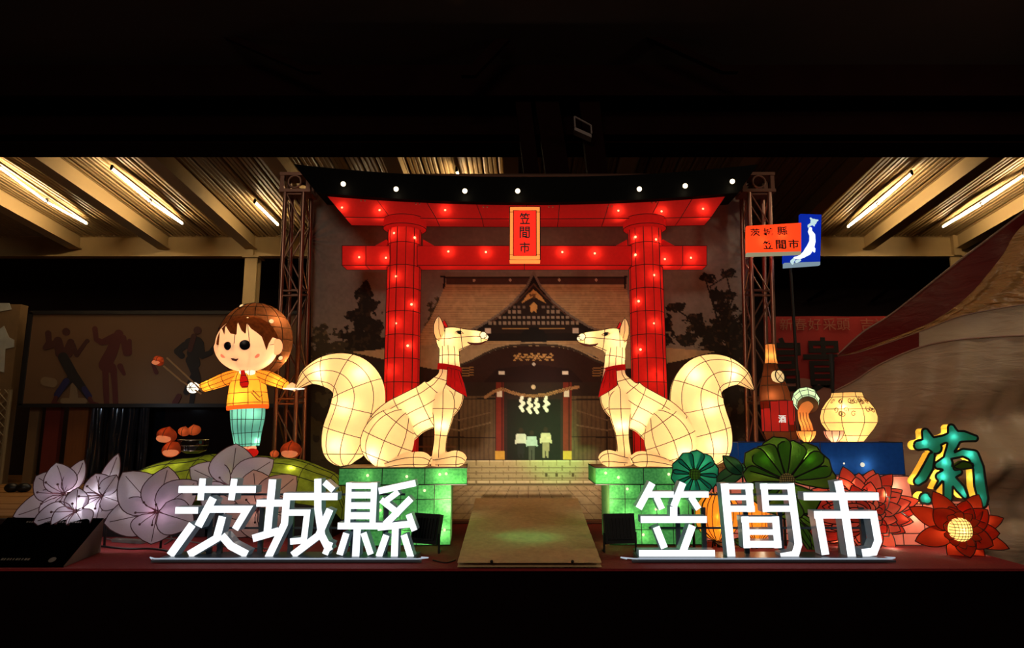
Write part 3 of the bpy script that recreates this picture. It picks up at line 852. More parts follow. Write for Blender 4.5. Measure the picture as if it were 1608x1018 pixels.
# name plaque on the gate
YP = YT - .2
t = thing('plaque_lantern', 'upright red plaque lantern with an orange frame and three dark characters on the gate', 'sign', P(824, 366, YP))
M_AMB = silk('amber_silk', (1.0, .42, .10, 1), .55, .8); M_REDP = silk('plaque_red', (.80, .035, .02, 1), .62, .8)
a, b = P(800, 408, YP), P(848, 325, YP)
part('frame', MB().box((a.x, YP, a.z), (b.x, YP + .17, b.z)), M_AMB, t)
a2, b2 = P(806, 402, YP), P(842, 331, YP)
part('panel', MB().box((a2.x, YP - .006, a2.z), (b2.x, YP + .01, b2.z)), M_REDP, t)
w = MB()
for (u, v, yy) in ((a, b, 0), (a2, b2, .008)):
    w.tube([(u.x, YP - yy, u.z), (v.x, YP - yy, u.z), (v.x, YP - yy, v.z), (u.x, YP - yy, v.z)], .005, 5, loop=True)
for (px1, py1, px2, py2) in ((800, 333, 806, 333), (842, 333, 848, 333), (800, 400, 806, 400), (842, 400, 848, 400)): w.tube([P(px1, py1, YP - .002), P(px2, py2, YP - .002)], .003, 5)
part('wire_frame', w, WIREK, t)
m = MB()
for ch, bxx in (('笠', (816, 334, 832, 352)), ('間', (816, 356, 832, 374)), ('市', (816, 380, 832, 397))): glyph(m, ch, bxx, YP - .008, .006, .012, res=1)
part('lettering', m, mat('dark_teal_paint', rgb(8, 34, 34), .5), t)

# ------------------------------------------------------------------ PEDESTALS
M_GRN = silk('green_marbled_silk', (.015, .20, .045, 1), .40, .8, weave=45, var=.35, col2=(.11, .42, .12, 1))
M_GRNS = silk('pedestal_side_cloth', (.16, .30, .10, 1), .12, .8, weave=30, var=.3)
M_SLATE = mat('pedestal_top', rgb(120, 104, 78), .6, var=.2)
M_TB2 = glow('bulb_against_green_cloth', (.95, .95, .55, 1), 1.1)
def pedestal(slab, col_, label, rot, bulbs):
    YPd = 6.05
    A = P(slab[0], 735, YPd); B = P(slab[1], 761, YPd); C = P(col_[0], 761, YPd); D = P(col_[1], 858, YPd)
    piv = Vector((B.x if rot else A.x, YPd, 0))
    t = thing('pedestal_lantern', label, 'pedestal', Vector((piv.x, YPd, 0)), 'green marbled pedestals under the foxes')
    dep = .70
    def bxm(xa, xb, ya, yb, za, zb, mi=0):
        m = MB(); m.box((xa, ya, za), (xb, yb, zb), 0)
        # sides get their own cloth
        m.m = [0, 2, 0, 1, 1, 1]
        return m
    w = MB()
    zt_ = A.z; zm = B.z
    part('slab', bxm(A.x, B.x, YPd, YPd + dep, zm, zt_), [M_GRN, M_GRNS, M_SLATE], t)
    part('column', bxm(C.x, D.x, YPd + .04, YPd + dep - .04, 0.002, zm), [M_GRN, M_GRNS, M_SLATE], t)
    def rect(xa, xb, za, zb, y): w.tube([(xa, y, za), (xb, y, za), (xb, y, zb), (xa, y, zb)], .005, 5, loop=True)
    rect(A.x, B.x, zm, zt_, YPd - .002); rect(C.x, D.x, .006, zm - .004, YPd + .038)
    for x in (A.x, B.x):
        w.tube([(x, YPd, zt_), (x, YPd + dep, zt_)], .005, 5); w.tube([(x, YPd, zm), (x, YPd + dep, zm)], .005, 5)
    n = 3
    for i in range(1, n): w.tube([(A.x + (B.x - A.x) * (i + (.2 if not rot else 0)) / n, YPd - .002, zm), (A.x + (B.x - A.x) * (i + (.2 if not rot else 0)) / n, YPd - .002, zt_)], .0035, 5)
    zq = [0.002 + (zm) * k / 4 for k in range(1, 4)]
    for z in (zq[0], zq[2]): w.tube([(C.x, YPd + .037, z), (D.x, YPd + .037, z)], .003, 5)
    for i in range(1, 6): w.tube([(C.x + (D.x - C.x) * i / 6, YPd + .037, .006), (C.x + (D.x - C.x) * i / 6, YPd + .037, zm)], .003, 5)
    part('wire_frame', w, WIRE, t)
    for (x, y, wt) in bulbs:
        yy = YPd + (.0 if y < 762 else .04); part('bulb', MB().ball(P(x, y, yy + .004), .014, 10, 8), M_TB2, t, True)
        bulb(P(x, y, yy + .06), wt * .8, (1.0, .95, .6), .012, t)
    t.rotation_euler.z = rot
    return t
pedestal((537, 733), (552, 707), 'green lantern pedestal under the left fox, beside the left letters', math.radians(5.0),
         [(691, 745, .16), (701, 744, .16), (580, 746, .16), (640, 748, .1), (678, 811, .3), (676, 835, .4), (668, 770, .1), (600, 800, .25), (630, 830, .3), (699, 832, .5)])  # last bulb added by the inner wall to throw green on the ramp
pedestal((935, 1124), (957, 1110), 'green lantern pedestal under the right fox, behind the right letters', 0,
         [(951, 743, .18), (971, 750, .14), (1050, 745, .1), (985, 768, .15), (984, 810, .42), (970, 824, .2), (1030, 800, .3), (1060, 790, .3), (1010, 840, .2), (961, 838, .5)])  # last bulb here too is added for green spill on the ramp
# sloping carpeted ramp between the pedestals
M_RAMP = mat('worn_green_brown_carpet', rgb(190, 160, 116), .95, var=.30, scale=22, bump=.4)
t = thing('ramp', 'wide carpeted ramp rising from the stage edge between the two green pedestals', 'ramp', (P(832, 893, 5.06).x, 5.1, 0))
A, B = P(718, 891, 5.08), P(945, 891, 5.08); C = P(907, 787, 7.25); D = P(747, 787, 7.25)
m = MB(); up3 = Vector((0, 0, .03))
nn_ = 26
def rp(u, v, o=0):
    p = A.lerp(B, u).lerp(D.lerp(C, u), v); return p + Vector((0, 0, .012 * math.sin(u * 9 + v * 5) * v * (1 - v) + .004 * math.sin(v * 60)) ) + up3 * o
m.grid(lambda u, v: rp(u, v, 1), 16, nn_)
n0 = len(m.v)
m.grid(lambda u, v: rp(u, v, 0), 16, nn_)
part('carpet', m, M_RAMP, t, 'all')
m = MB()
for k in (0.06, .5, .94):
    a = A.lerp(B, k); b = D.lerp(C, k)
    m.prism([a + Vector((-.02, .12, -a.z + .001)), b + Vector((-.02, 0, -b.z + .001)), b + Vector((-.02, 0, -.01)), a + Vector((-.02, .12, -.003))], (.04, 0, 0))
part('bearer', m, M_LEDGE, t)
m = MB()
for x in (772, 899): p = P(x, 890, 5.075); m.ball(p + Vector((0, 0, .035)), .012, 8, 6)
part('fixing', m, WIREK, t)
# ------------------------------------------------------------------ FOX LANTERNS
M_FOX = silk('cream_silk', (.98, .68, .33, 1), .34, .85, weave=12, var=.05)
M_FOXW = silk('white_muzzle_silk', (1.0, .90, .66, 1), .62, .85, weave=12, var=.04)
M_BAND = silk('bandana_silk', (.46, .010, .010, 1), .26, .7, weave=20, var=.1)
M_EARR = silk('inner_ear_silk', (.70, .02, .02, 1), .3, .7)
M_EYEB = mat('painted_black', rgb(12, 10, 8), .4, var=.05)
M_LIP = mat('painted_brown_red', rgb(110, 30, 20), .5)
def fox(T, Y0, zf, label, mirror):
    foot = P(T(692, 733)[0], T(692, 733)[1], Y0); foot.z = zf
    t = thing('fox_lantern', label, 'lantern', foot, 'seated fox lanterns on green pedestals')
    body = MB(); w = MB(); hw_ = MB()
    L = lambda st, Yo, **k: planar_loft(body, w, st, T, Y0 + Yo, **k)
    # tail
    L([(463.5, 612, .8, .01), (478, 597, 11, .04), (489, 589, 16, .07), (508, 584, 24, .10), (530, 585, 31, .13), (549, 594, 37.5, .15), (561, 611, 41, .16), (563, 632, 41.5, .165), (557, 656, 41.5, .17), (548, 681, 41, .17), (542, 704, 36, .16), (541, 720, 26, .13), (542, 731, 9, .06)],
      .10, sub=4, wire_every=6, longi=(.04, .27, .5, .73))
    # trunk, chest and neck
    L([(588, 705, 16, .10), (603, 684, 33, .16), (626, 664, 37, .17), (650, 648, 34, .16), (675, 636, 35, .16), (694, 622, 35, .155), (703, 604, 26, .13), (707, 588, 18.5, .11), (706, 570, 16.5, .10), (706, 556, 16, .095), (705, 544, 15, .09)],
      0, sub=4, wire_every=5, longi=(.08, .3, .5, .7, .92))
    # head
    hd = lambda Yo: L([(686, 534, 5, .03), (690, 534, 14, .07), (697, 534, 19, .09), (706, 534, 21, .10), (717, 532.5, 19.5, .095), (730, 531, 15, .075), (744, 529.5, 11.5, .055), (756, 529.5, 9.2, .045), (763, 529.5, 7, .035), (766.5, 529, 3.5, .02)],
      Yo, sub=3, wire_every=7, longi=(.1, .5, .86))
    hd(0)
    # haunch
    L([(640, 648, 8, .04), (632, 656, 22, .10), (620, 672, 36, .14), (609, 692, 41, .15), (602, 712, 37, .14), (597, 725, 26, .11), (594, 733, 8, .05)], -.11, sub=4, wire_every=6, longi=(.04, .27, .5, .73))
    L([(632, 656, 20, .08), (613, 690, 38, .12), (602, 728, 18, .08)], .13, sub=3, wire_every=99, longi=())
    # legs
    for yo in (-.12, .12):
        L([(697, 612, 6, .03), (697, 620, 15, .06), (697, 636, 18, .07), (696, 655, 15.5, .065), (694, 672, 12, .06), (692, 690, 10, .052), (690, 708, 10.5, .052), (690, 722, 13, .06), (690, 732, 13, .06)], yo, sub=3, wire_every=7, longi=(.12, .5, .88))
        L([(684, 725, 8, .06), (700, 723, 10.5, .075), (714, 721, 13, .085), (724, 722, 11, .08), (730, 725, 6, .05)], yo - .01, sub=3, wire_every=7, longi=(.3, .6))
        L([(606, 730, 6, .05), (625, 725, 9, .06), (645, 722, 11, .07), (662, 722, 12, .075), (671, 724, 9, .06), (676, 726, 4, .03)], yo * 1.5, sub=3, wire_every=7, longi=(.3, .6))
    b = remesh(body, .0105, 2)
    part('body', b, M_FOX, t, 'all', fixn=False)
    part('wire_frame', w, WIRE, t)
    # ears
    def leafear(pts, Yo, name, mt, dep=.03):
        m = MB(); q = [P(*T(x, y), Y0 + Yo) for x, y in pts]
        c = sum(q, Vector()) / len(q)
        n = len(q); vs = q + [v + Vector((0, .012, 0)) for v in q] + [c - Vector((0, dep, 0)), c + Vector((0, dep * .6 + .012, 0))]
        fs = [(i, (i + 1) % n, 2 * n) for i in range(n)] + [(n + (i + 1) % n, n + i, 2 * n + 1) for i in range(n)] + [(i, n + i, n + (i + 1) % n, (i + 1) % n) for i in range(n)]
        m.add(vs, fs); o = part(name, m, mt, t)
        m2 = MB(); m2.tube([v - Vector((0, .002, 0)) for v in q], .0035, 5, loop=True); m2.tube([q[0], c - Vector((0, dep + .002, 0)), q[n // 2]], .003, 5)
        part('wire_edge', m2, WIRE, o)
    leafear([(689, 496), (693, 502), (697, 512), (698, 521), (697, 529), (693, 534), (689, 535), (684, 531), (681, 522), (681, 511), (684, 502)], -.07, 'ear', M_FOX)
    leafear([(694, 507), (698, 503), (703, 512), (703, 518), (699, 522), (695, 518)], -.01, 'ear', M_EARR, .015)
    # bandana
    m = MB()
    n = 20; r1 = []; r2 = []
    for j in range(n):
        th = 2 * math.pi * j / n
        for ring, (cx_, cy_, ww, dd, sl) in ((r1, (706, 574, 18.5, .125, 3)), (r2, (706, 583, 19.5, .135, 3))):
            x, y = T(cx_ + ww * math.cos(th), cy_ + sl * math.cos(th)); p = P(x, y, Y0); p.y = Y0 - dd * math.sin(th); ring.append(p)
    m.loft([r1, r2]); bnd = part('neckerchief', m, M_BAND, t, True)
    m = MB()
    pa = [(703, 577, -.15), (722, 582, -.12), (729, 602, -.13), (734, 624, -.06), (716, 614, -.16), (701, 604, -.185)]
    q = []
    for x, y, yo in pa:
        p = P(*T(x, y), Y0 + yo); q.append(p)
    c = P(*T(716, 598), Y0 - .175)
    pb = [(722, 582, .10), (729, 602, .11)]
    vs = q + [c] + [P(*T(x, y), Y0 + yo) for x, y, yo in pb]
    m.add(vs, [(0, 1, 6), (1, 2, 6), (2, 3, 6), (3, 4, 6), (4, 5, 6), (5, 0, 6), (1, 7, 8, 2), (2, 8, 3)])
    o = part('neckerchief_point', m, M_BAND, t)
    m2 = MB(); m2.tube([v - Vector((0, .003, 0)) for v in q], .004, 5, loop=True)
    for a, c_ in ((709, 705), (714, 712), (719, 724)):
        m2.tube([P(*T(a, 578 + (a - 703) * .3), Y0 - .16), P(*T(c_ + 2, 608), Y0 - .18)], .002, 4)
    part('wire_edge', m2, mat('bandana_wire', rgb(70, 4, 6), .6), o)
    # face: eye, mouth, nose
    m = MB(); hY = Y0 - .078
    e = [P(*T(x, y), hY) for x, y in ((714, 523), (718, 520), (723, 520), (728, 523.5), (722, 525), (717, 525))]
    m2 = MB(); m2.tube([v for v in e], .0048, 5, loop=True); eo = part('eye_outline', m2, WIREK, t)
    part('eye', m.ball(P(*T(721, 522.5), hY + .002), (.021, .012, .018), 12, 8), M_EYEB, t, True)
    m = MB(); m.tube([P(*T(x, y), Y0 - .078 + k) for x, y, k in ((734, 537.5, .0), (738, 539.5, .004), (746, 540.5, .012), (754, 540, .02), (759, 538, .028), (763, 536, .035))], [.005, .010, .012, .010, .008, .005], 6)
    part('mouth', m, M_LIP, t)
    m = MB(); m2 = MB()
    for x, y, r in ((759, 527, 5.5), (764, 530, 3.6)):
        c = P(*T(x, y), Y0 - .035); m.ball(c, S(r, Y0), 12, 8)
        m2.tube([c + Vector((math.cos(a * math.pi / 8) * S(r, Y0), -.022, math.sin(a * math.pi / 8) * S(r, Y0))) for a in range(16)], .003, 5, loop=True)
    no = part('nose', remesh(m, .009, 1), M_FOXW, t, 'all', fixn=False); part('wire_edge', m2, WIRE, no)
    for x, y, yo, wt in ((505, 585, .06, .34), (566, 591, .04, .42), (548, 640, .03, .45), (534, 698, .03, .5), (590, 712, -.17, .42), (607, 672, -.12, .15), (652, 645, -.03, .42), (666, 655, -.05, .25), (705, 534, -.02, .22), (748, 530, 0, .10), (704, 562, 0, .22), (694, 668, -.13, .22), (694, 660, .1, .1), (716, 723, -.13, .07), (660, 723, -.16, .05), (690, 615, 0, .12), (688, 705, -.12, .03)):
        bulb(P(*T(x, y), Y0 + yo), wt, (1.0, .86, .58), .014, t)
    return t
fox(lambda x, y: (x, y), 6.40, P(600, 735, 6.05).z, 'seated white fox lantern facing right on the left pedestal, red neckerchief, big curled tail', False)
def TR(x, y):
    d = 733 - x
    x2 = 940 + d * (.905 if d > 60 else .905 + .095 * max(0, min(1, (60 - d) / 60)) * (1 if y < 560 else .3))
    return (x2, 499 + (y - 496) * (732 - 499) / (733 - 496))
fox(TR, 6.40, P(600, 735, 6.05).z, 'seated white fox lantern facing left on the right pedestal, red neckerchief, big curled tail', True)

# ------------------------------------------------------------------ BIG WHITE CHARACTER SIGNS
M_LED = glow('white_sign_face', (.93, .97, 1.0, 1), 1.35)
M_RET = mat('sign_return', rgb(120, 140, 152), .35, metal=.2, var=.08, emit=.16)
M_BASE = mat('sign_base_metal', rgb(92, 104, 116), .35, metal=.5)
YL = 5.38
def stroke_prism(m, pts, w, depth):
    """flat ended stroke with mitred corners, on the upright plane, front material 0, returns material 1"""
    yv = Vector((0, 1, 0)); n = len(pts); L = []; R = []
    for i, p in enumerate(pts):
        d1 = (p - pts[i - 1]).normalized() if i else None
        d2 = (pts[i + 1] - p).normalized() if i < n - 1 else None
        d = ((d1 or d2) + (d2 or d1)).normalized(); nn = Vector((d.z, 0, -d.x))
        k = 1 / max(.5, nn.dot(Vector(((d1 or d2).z, 0, -(d1 or d2).x))))
        L.append(p - nn * (w / 2 * k)); R.append(p + nn * (w / 2 * k))
    poly = L + R[::-1]; N_ = len(poly)
    base = len(m.v); m.v += poly + [q + yv * depth for q in poly]
    for i in range(n - 1):
        m.f.append((base + i, base + i + 1, base + N_ - 2 - i, base + N_ - 1 - i)); m.m.append(0)
        m.f.append(tuple(base + N_ + j for j in (i + 1, i, N_ - 1 - i, N_ - 2 - i))); m.m.append(1)
    for i in range(N_):
        j = (i + 1) % N_; m.f.append((base + j, base + i, base + i + N_, base + j + N_)); m.m.append(1)
STROKES = {
 '茨': [(38, (135, 298), (542, 298)), (36, (263, 240), (250, 355)), (36, (429, 242), (412, 355)), (36, (118, 408), (238, 408)), (44, (208, 482), (90, 645)),
        (44, (318, 342), (238, 492)), (38, (290, 402), (496, 402), (432, 508)), (42, (366, 440), (335, 555), (188, 642)), (42, (362, 540), (410, 595), (496, 640))],
 '城': [(38, (545, 370), (682, 370)), (42, (630, 245), (600, 545)), (40, (525, 556), (662, 516)), (40, (690, 335), (972, 335)), (40, (706, 320), (692, 480), (606, 658)),
        (34, (715, 420), (812, 420), (794, 566), (722, 572)), (40, (868, 242), (868, 400), (888, 540), (930, 622)), (34, (905, 640), (934, 574)), (40, (932, 402), (872, 540), (734, 645)), (34, (902, 260), (950, 302))],
 '縣': [(32, (1032, 262), (1022, 492)), (34, (1165, 262), (1155, 492)), (32, (1016, 279), (1180, 279)), (36, (1020, 328), (1170, 328)), (36, (1020, 383), (1170, 383)), (38, (1020, 436), (1170, 436)),
        (36, (972, 490), (1215, 490)), (40, (1076, 490), (1066, 664)), (36, (1018, 528), (982, 642)), (34, (1108, 526), (1146, 640)),
        (36, (1188, 306), (1382, 264)), (32, (1292, 310), (1208, 372)), (34, (1200, 352), (1300, 430)), (38, (1358, 345), (1222, 482)), (36, (1182, 498), (1370, 478)), (34, (1345, 428), (1376, 515)),
        (38, (1276, 490), (1270, 664)), (36, (1228, 538), (1188, 652)), (36, (1320, 536), (1358, 658))],
 '笠': [(42, (162, 288), (84, 434)), (36, (135, 354), (286, 354)), (38, (186, 368), (218, 438)), (42, (338, 286), (284, 424)), (36, (312, 354), (486, 354)), (38, (384, 368), (428, 438)), (44, (285, 424), (285, 490)),
        (40, (95, 498), (475, 498)), (42, (184, 540), (232, 662)), (44, (392, 532), (338, 682)), (46, (85, 696), (522, 696))],
 '間': [(48, (576, 290), (618, 730)), (34, (556, 308), (742, 308)), (30, (590, 372), (742, 372)), (36, (590, 436), (750, 436)), (44, (714, 290), (728, 455)),
        (34, (780, 308), (976, 308)), (30, (800, 372), (962, 372)), (36, (800, 436), (990, 436)), (42, (802, 290), (816, 455)), (46, (954, 290), (1000, 640), (982, 700), (900, 714)),
        (42, (694, 480), (706, 662)), (44, (868, 480), (884, 662)), (34, (672, 498), (890, 498)), (32, (690, 570), (885, 570)), (40, (690, 640), (904, 640))],
 '市': [(50, (1228, 276), (1244, 350)), (46, (1030, 365), (1462, 365)), (46, (1112, 450), (1156, 700)), (44, (1090, 470), (1448, 470)), (46, (1428, 450), (1458, 620), (1434, 682), (1366, 690)), (50, (1256, 380), (1310, 728))]}
def sign(chars, label, x0, x1, posts):
    t = thing('character_sign', label, 'sign', (P(x0, 884, YL).x, YL, 0), 'white illuminated character signs')
    for ch, box, lab, extra in chars:
        m = MB(); sc_, ox, oy = extra
        for st_ in STROKES[ch]: stroke_prism(m, [P(ox + x / sc_, oy + y / sc_, YL) for x, y in st_[1:]], S(st_[0] * .92 / sc_, YL), .115)
        part('character', m, [M_LED, M_RET], t, label=lab)
    zb_ = P(800, 886, YL).z
    a, b = P(x0, 884, YL), P(x1, 884, YL)
    m = MB(); m.box((a.x + .05, YL - .06, .002), (b.x - .05, YL + .20, .035)); part('base', m, M_BASE, t)
    m = MB(); m.box((a.x, YL - .085, .006), (b.x, YL - .062, .022)); part('base_front_rail', m, M_BASE, t)
    m = MB(); m.tube([(a.x - .03, YL - .02, .02), (a.x - .07, YL + .03, .022), (a.x + .02, YL - .07, .03), (b.x - .03, YL - .075, .03), (b.x + .04, YL + .0, .025), (b.x - .02, YL + .05, .02)], .005, 5)
    part('rail_edge', m, glow('rail_edge_light', (.75, .85, 1, 1), .55), t)
    for px in posts:
        p = P(px, 700, YL + .13)
        part('post', MB().box((p.x - .018, YL + .12, .03), (p.x + .018, YL + .15, P(px, 800, YL).z)), M_BASE, t)
    for z in (.22, .48):
        part('crossbar', MB().box((P(chars[0][1][0] + 25, 800, YL).x, YL + .13, z), (P(chars[-1][1][2] - 25, 800, YL).x, YL + .14, z + .016)), M_BASE, t)
    return t
sign([('茨', (262, 752, 396, 877), 'first character of the left sign', (3.35, 240, 680)), ('城', (396, 751, 530, 877), 'middle character of the left sign', (3.35, 240, 680)), ('縣', (530, 755, 656, 878), 'last character of the left sign', (3.35, 240, 680))],
     'white glowing sign of three large characters on the left stage edge below the white flowers', 246, 664, (340, 356, 418, 464, 560, 610))
sign([('笠', (998, 756, 1124, 878), 'first character of the right sign', (3.6545, 980, 680)), ('間', (1131, 758, 1256, 879), 'middle character of the right sign', (3.6545, 980, 680)), ('市', (1256, 755, 1386, 879), 'last character of the right sign', (3.6545, 980, 680))],
     'white glowing sign of three large characters on the right stage edge below the green flower', 990, 1398, (1060, 1100, 1165, 1218, 1310, 1345))

# ------------------------------------------------------------------ PETALS
def petal(parent, base, tip, width, nrm, mt, wmat, cup=.25, bend=.06, shape='oval', wr=.004, rib=True, name='petal', wave=0.0):
    base = Vector(base); tip = Vector(tip); d = tip - base; L = d.length; d.normalize()
    nrm = (nrm - d * nrm.dot(d)).normalized(); sd = nrm.cross(d)
    nu, nv = 10, 6
    def wd(u):
        if shape == 'oval': return math.sin(math.pi * min(1, u ** .78)) ** .72
        if shape == 'round': return min(1, (u * 1.3) ** .8) * (1 if u < .7 else math.sqrt(max(0, 1 - ((u - .7) / .3) ** 2)))
        if shape == 'lily': return (math.sin(math.pi * min(1, u ** .95 * .93 + .0)) ** .9) * (1 - .0 * u)
        if shape == 'lance': return math.sin(math.pi * u ** .85) ** .85
    def fn(u, v):
        vv_ = v * 2 - 1; w = width / 2 * wd(u)
        return base + d * (L * u) + sd * (w * vv_) + nrm * (cup * w * vv_ * vv_ - bend * L * math.sin(math.pi * u) + wave * math.sin(u * 7 + 3 * vv_) * w)
    m = MB(); m.grid(fn, nu, nv)
    edge = [fn(i / nu, 0) for i in range(nu + 1)] + [fn(1 - i / nu, 1) for i in range(nu + 1)]
    m.tube([p - nrm * 0 for p in edge], wr, 5, 1, loop=True)
    if rib: m.tube([fn(i / nu, .5) + nrm * .002 for i in range(nu)], wr * .8, 4, 1)
    return part(name, m, [mt, wmat], parent, 'all', fixn=False)
CAMN = lambda p: (Vector((0, 0, CAMZ)) - Vector(p)).normalized()

M_LILY = silk('pale_mauve_silk', (.50, .43, .50, 1), .10, .6, weave=80, var=.06)
M_LILP = silk('peach_silk', (.58, .38, .34, 1), .10, .6, weave=80, var=.06)
M_STAM = mat('stamen_wire', rgb(70, 26, 34), .5)
def lily(center, tips, Y, label, mt=M_LILY, power=.5, col=(.95, .75, .85), width=48, front=.12, lean=Vector((0, 0, 0))):
    c = P(center[0], center[1], Y)
    t = thing('lily_lantern', label, 'flower', Vector((c.x, Y + .1, 0)), 'pale flower lanterns on the left')
    for i, (x, y, dy, w) in enumerate(tips):
        tp = P(x, y, Y + dy); b = c + (tp - c) * .03
        petal(t, b, tp, S(w * 1.22, Y), CAMN(c) + lean, mt, M_STAM, cup=.30, bend=.12, shape='oval', wr=.004, wave=.05)
    for k in range(5):
        a = math.radians(50 + 62 * k); e = c + Vector((math.cos(a) * .10, -.15, math.sin(a) * .10)) + lean * .08
        part('stamen', MB().tube([c, c.lerp(e, .6) + Vector((0, -.02, 0)), e], .0035, 5).ball(e, .010, 8, 6), M_STAM, t)
    part('flower_heart', MB().ball(c, .018, 12, 8), M_STAM, t, True)
    m = MB(); m.tube([c + Vector((0, .03, 0)), c + Vector((0, .09, -.05)), Vector((c.x, Y + .1, 0.0))], .010, 6); part('stem', m, WIREK, t)
    bulb(c - Vector((0, .085, 0)) + lean * .06, power * .13, col, .02, t)
    bulb(c + Vector((0, .10, 0.02)), power * 1.15, col, .02, t)
    return t
lily((247, 804), [(192, 742, -.10, 52), (264, 733, -.10, 46), (310, 756, -.05, 44), (163, 822, -.10, 48), (237, 855, -.12, 52), (305, 822, -.08, 44)], 5.85, 'large open pale mauve flower lantern left of the white letters, pink at its heart', power=.9, col=(1, .72, .85))
lily((362, 765), [(371, 697, .05, 56), (298, 735, .0, 42), (430, 722, .02, 40), (318, 800, -.05, 42), (410, 806, 0, 42)], 6.2, 'pale grey flower lantern behind the first letter, one tall petal reaching the child lantern', power=.5, col=(.95, .9, .95))
lily((404, 800), [(398, 738, -.05, 52), (466, 748, -.02, 46), (462, 815, 0, 44), (408, 850, -.1, 44), (350, 838, -.05, 44), (345, 775, -.02, 42)], 5.85, 'peach tinted flower lantern right behind the second letter', mt=M_LILP, power=.6, col=(1, .78, .66))
lily((101, 776), [(56, 748, -.02, 40), (88, 727, -.05, 36), (132, 722, .02, 24), (20, 812, -.10, 34), (70, 822, -.2, 34)], 5.95, 'outermost pale flower lantern on the left, leaning left behind the black panel', power=.5, col=(1, .78, .86), lean=Vector((-.35, 0, .2)))
lily((119, 803), [(122, 766, .02, 26), (52, 820, -.12, 34), (135, 830, -.1, 30), (80, 826, -.1, 28)], 5.75, 'low bright white flower lantern just above the black panel', power=.9, col=(.95, .97, 1))
lily((160, 779), [(150, 744, 0, 34), (186, 712, .1, 20), (183, 746, -.1, 20), (124, 806, -.08, 30), (192, 790, -.08, 30), (150, 822, -.08, 34)], 5.9, 'white flower lantern with a tall pointed petal, between the two pale mauve flowers', power=.6, col=(.95, .97, 1))
# ------------------------------------------------------------------ GREEN MOUND, CHILD LANTERN
M_MOSS = silk('mossy_green_silk', (.14, .17, .012, 1), .10, .75, weave=14, var=.45, col2=(.36, .40, .04, 1))
def mound(pts, label, bulbs, Y0):
    c = P(pts[len(pts) // 2][0], pts[len(pts) // 2][1], Y0)
    t = thing('mound_lantern', label, 'mound', Vector((c.x, Y0, 0)), 'green mounds under the child lantern')
    m = MB(); w = MB()
    rings = []
    st_ = crom([tuple(p) for p in pts], 4)
    for x, y, d in st_:
        tp = P(x, y, Y0); n = 16; r = []
        h = max(tp.z, .03)
        for j in range(n + 1):
            th = math.pi * j / n
            r.append(Vector((tp.x, Y0 - d * math.cos(th), h * .5 + h * .5 * max(0, math.sin(th)) ** .7)))
        rings.append(r)
    m.loft(rings, cap=True)
    part('shell', m, M_MOSS, t, 'all')
    m = MB(); r0 = rings[1]; r1 = rings[-2]; m.box((r0[0].x + .05, Y0 - .2, .002), (r1[0].x - .05, Y0 + .2, min(r[0].z for r in rings[4:-4]) + .03)); part('mound_base', m, WIREK, t)
    for k in (3, 5, 7): w.tube([r[k] + Vector((0, -.004, .004)) for r in rings], .004, 5)
    for r in rings[3::5]: w.tube([q + Vector((0, -.004, .002)) for q in r], .003, 5)
    part('wire_frame', w, WIRE, t)
    for x, y, wt in bulbs: bulb(P(x, y, Y0 - .26), wt, (1, .95, .5), .015, t)
mound([(172, 790, .1), (205, 752, .3), (240, 732, .42), (275, 722, .45), (312, 718, .45), (342, 716, .4), (352, 760, .1)], 'left green mound lantern under the open chestnut burr', [(243, 752, .22), (330, 742, .12), (280, 740, .08)], 6.75)
mound([(338, 770, .1), (352, 724, .4), (390, 716, .45), (430, 718, .45), (470, 722, .42), (505, 735, .35), (532, 750, .25), (542, 790, .1)], 'right green mound lantern under the child lantern, running to the left pedestal', [(457, 737, .26), (405, 745, .08), (500, 752, .1)], 6.7)

YC = 6.55
M_SKIN = silk('skin_silk', (.95, .58, .30, 1), .50, .85, weave=12, var=.05)
M_HAIR = silk('dark_brown_hair_silk', (.020, .006, .003, 1), .10, .8, weave=30, var=.4, col2=(.10, .032, .010, 1))
M_YEL = silk('yellow_sweater_silk', (1.0, .40, .035, 1), .50, .85, weave=12, var=.05)
M_TEAL = silk('teal_trouser_silk', (.12, .42, .36, 1), .26, .85, weave=20, var=.08)
M_REDS = silk('red_silk_small', (.62, .02, .012, 1), .35, .7)
M_WHI = silk('white_silk', (.95, .9, .8, 1), .6, .8)
ch = thing('child_lantern', 'child shaped lantern in yellow sweater, red tie and teal trousers, standing on the green mound', 'lantern', (P(388, 716, YC).x, YC, P(388, 716, YC).z))
HC = P(388, 541, YC - .10); HR = (S(46, YC), .27, S(42.5, YC))
def sph_fn(th, ph): return 1.0
m = MB(); m.ball(HC, HR, 36, 24, fn=lambda th, ph: 1 + .05 * max(0, math.sin(th * 1.0 - .2)) * (1 if th > 1.6 else 0) * .8)
w = MB()
head = part('head', m, M_SKIN, ch, 'all')
def onhead(px, py, k=1.0, C=HC, R=HR):
    """point on the near side of the head ellipsoid seen at this pixel"""
    d = _dir(px, py); o = Vector((0, 0, CAMZ)) - C; R2 = [r * k for r in R]
    A = sum((d[i] / R2[i]) ** 2 for i in range(3)); B = 2 * sum(o[i] * d[i] / R2[i] ** 2 for i in range(3)); Cc = sum((o[i] / R2[i]) ** 2 for i in range(3)) - 1
    disc = B * B - 4 * A * Cc; t_ = (-B - math.sqrt(max(0, disc))) / (2 * A)
    return Vector((0, 0, CAMZ)) + d * t_
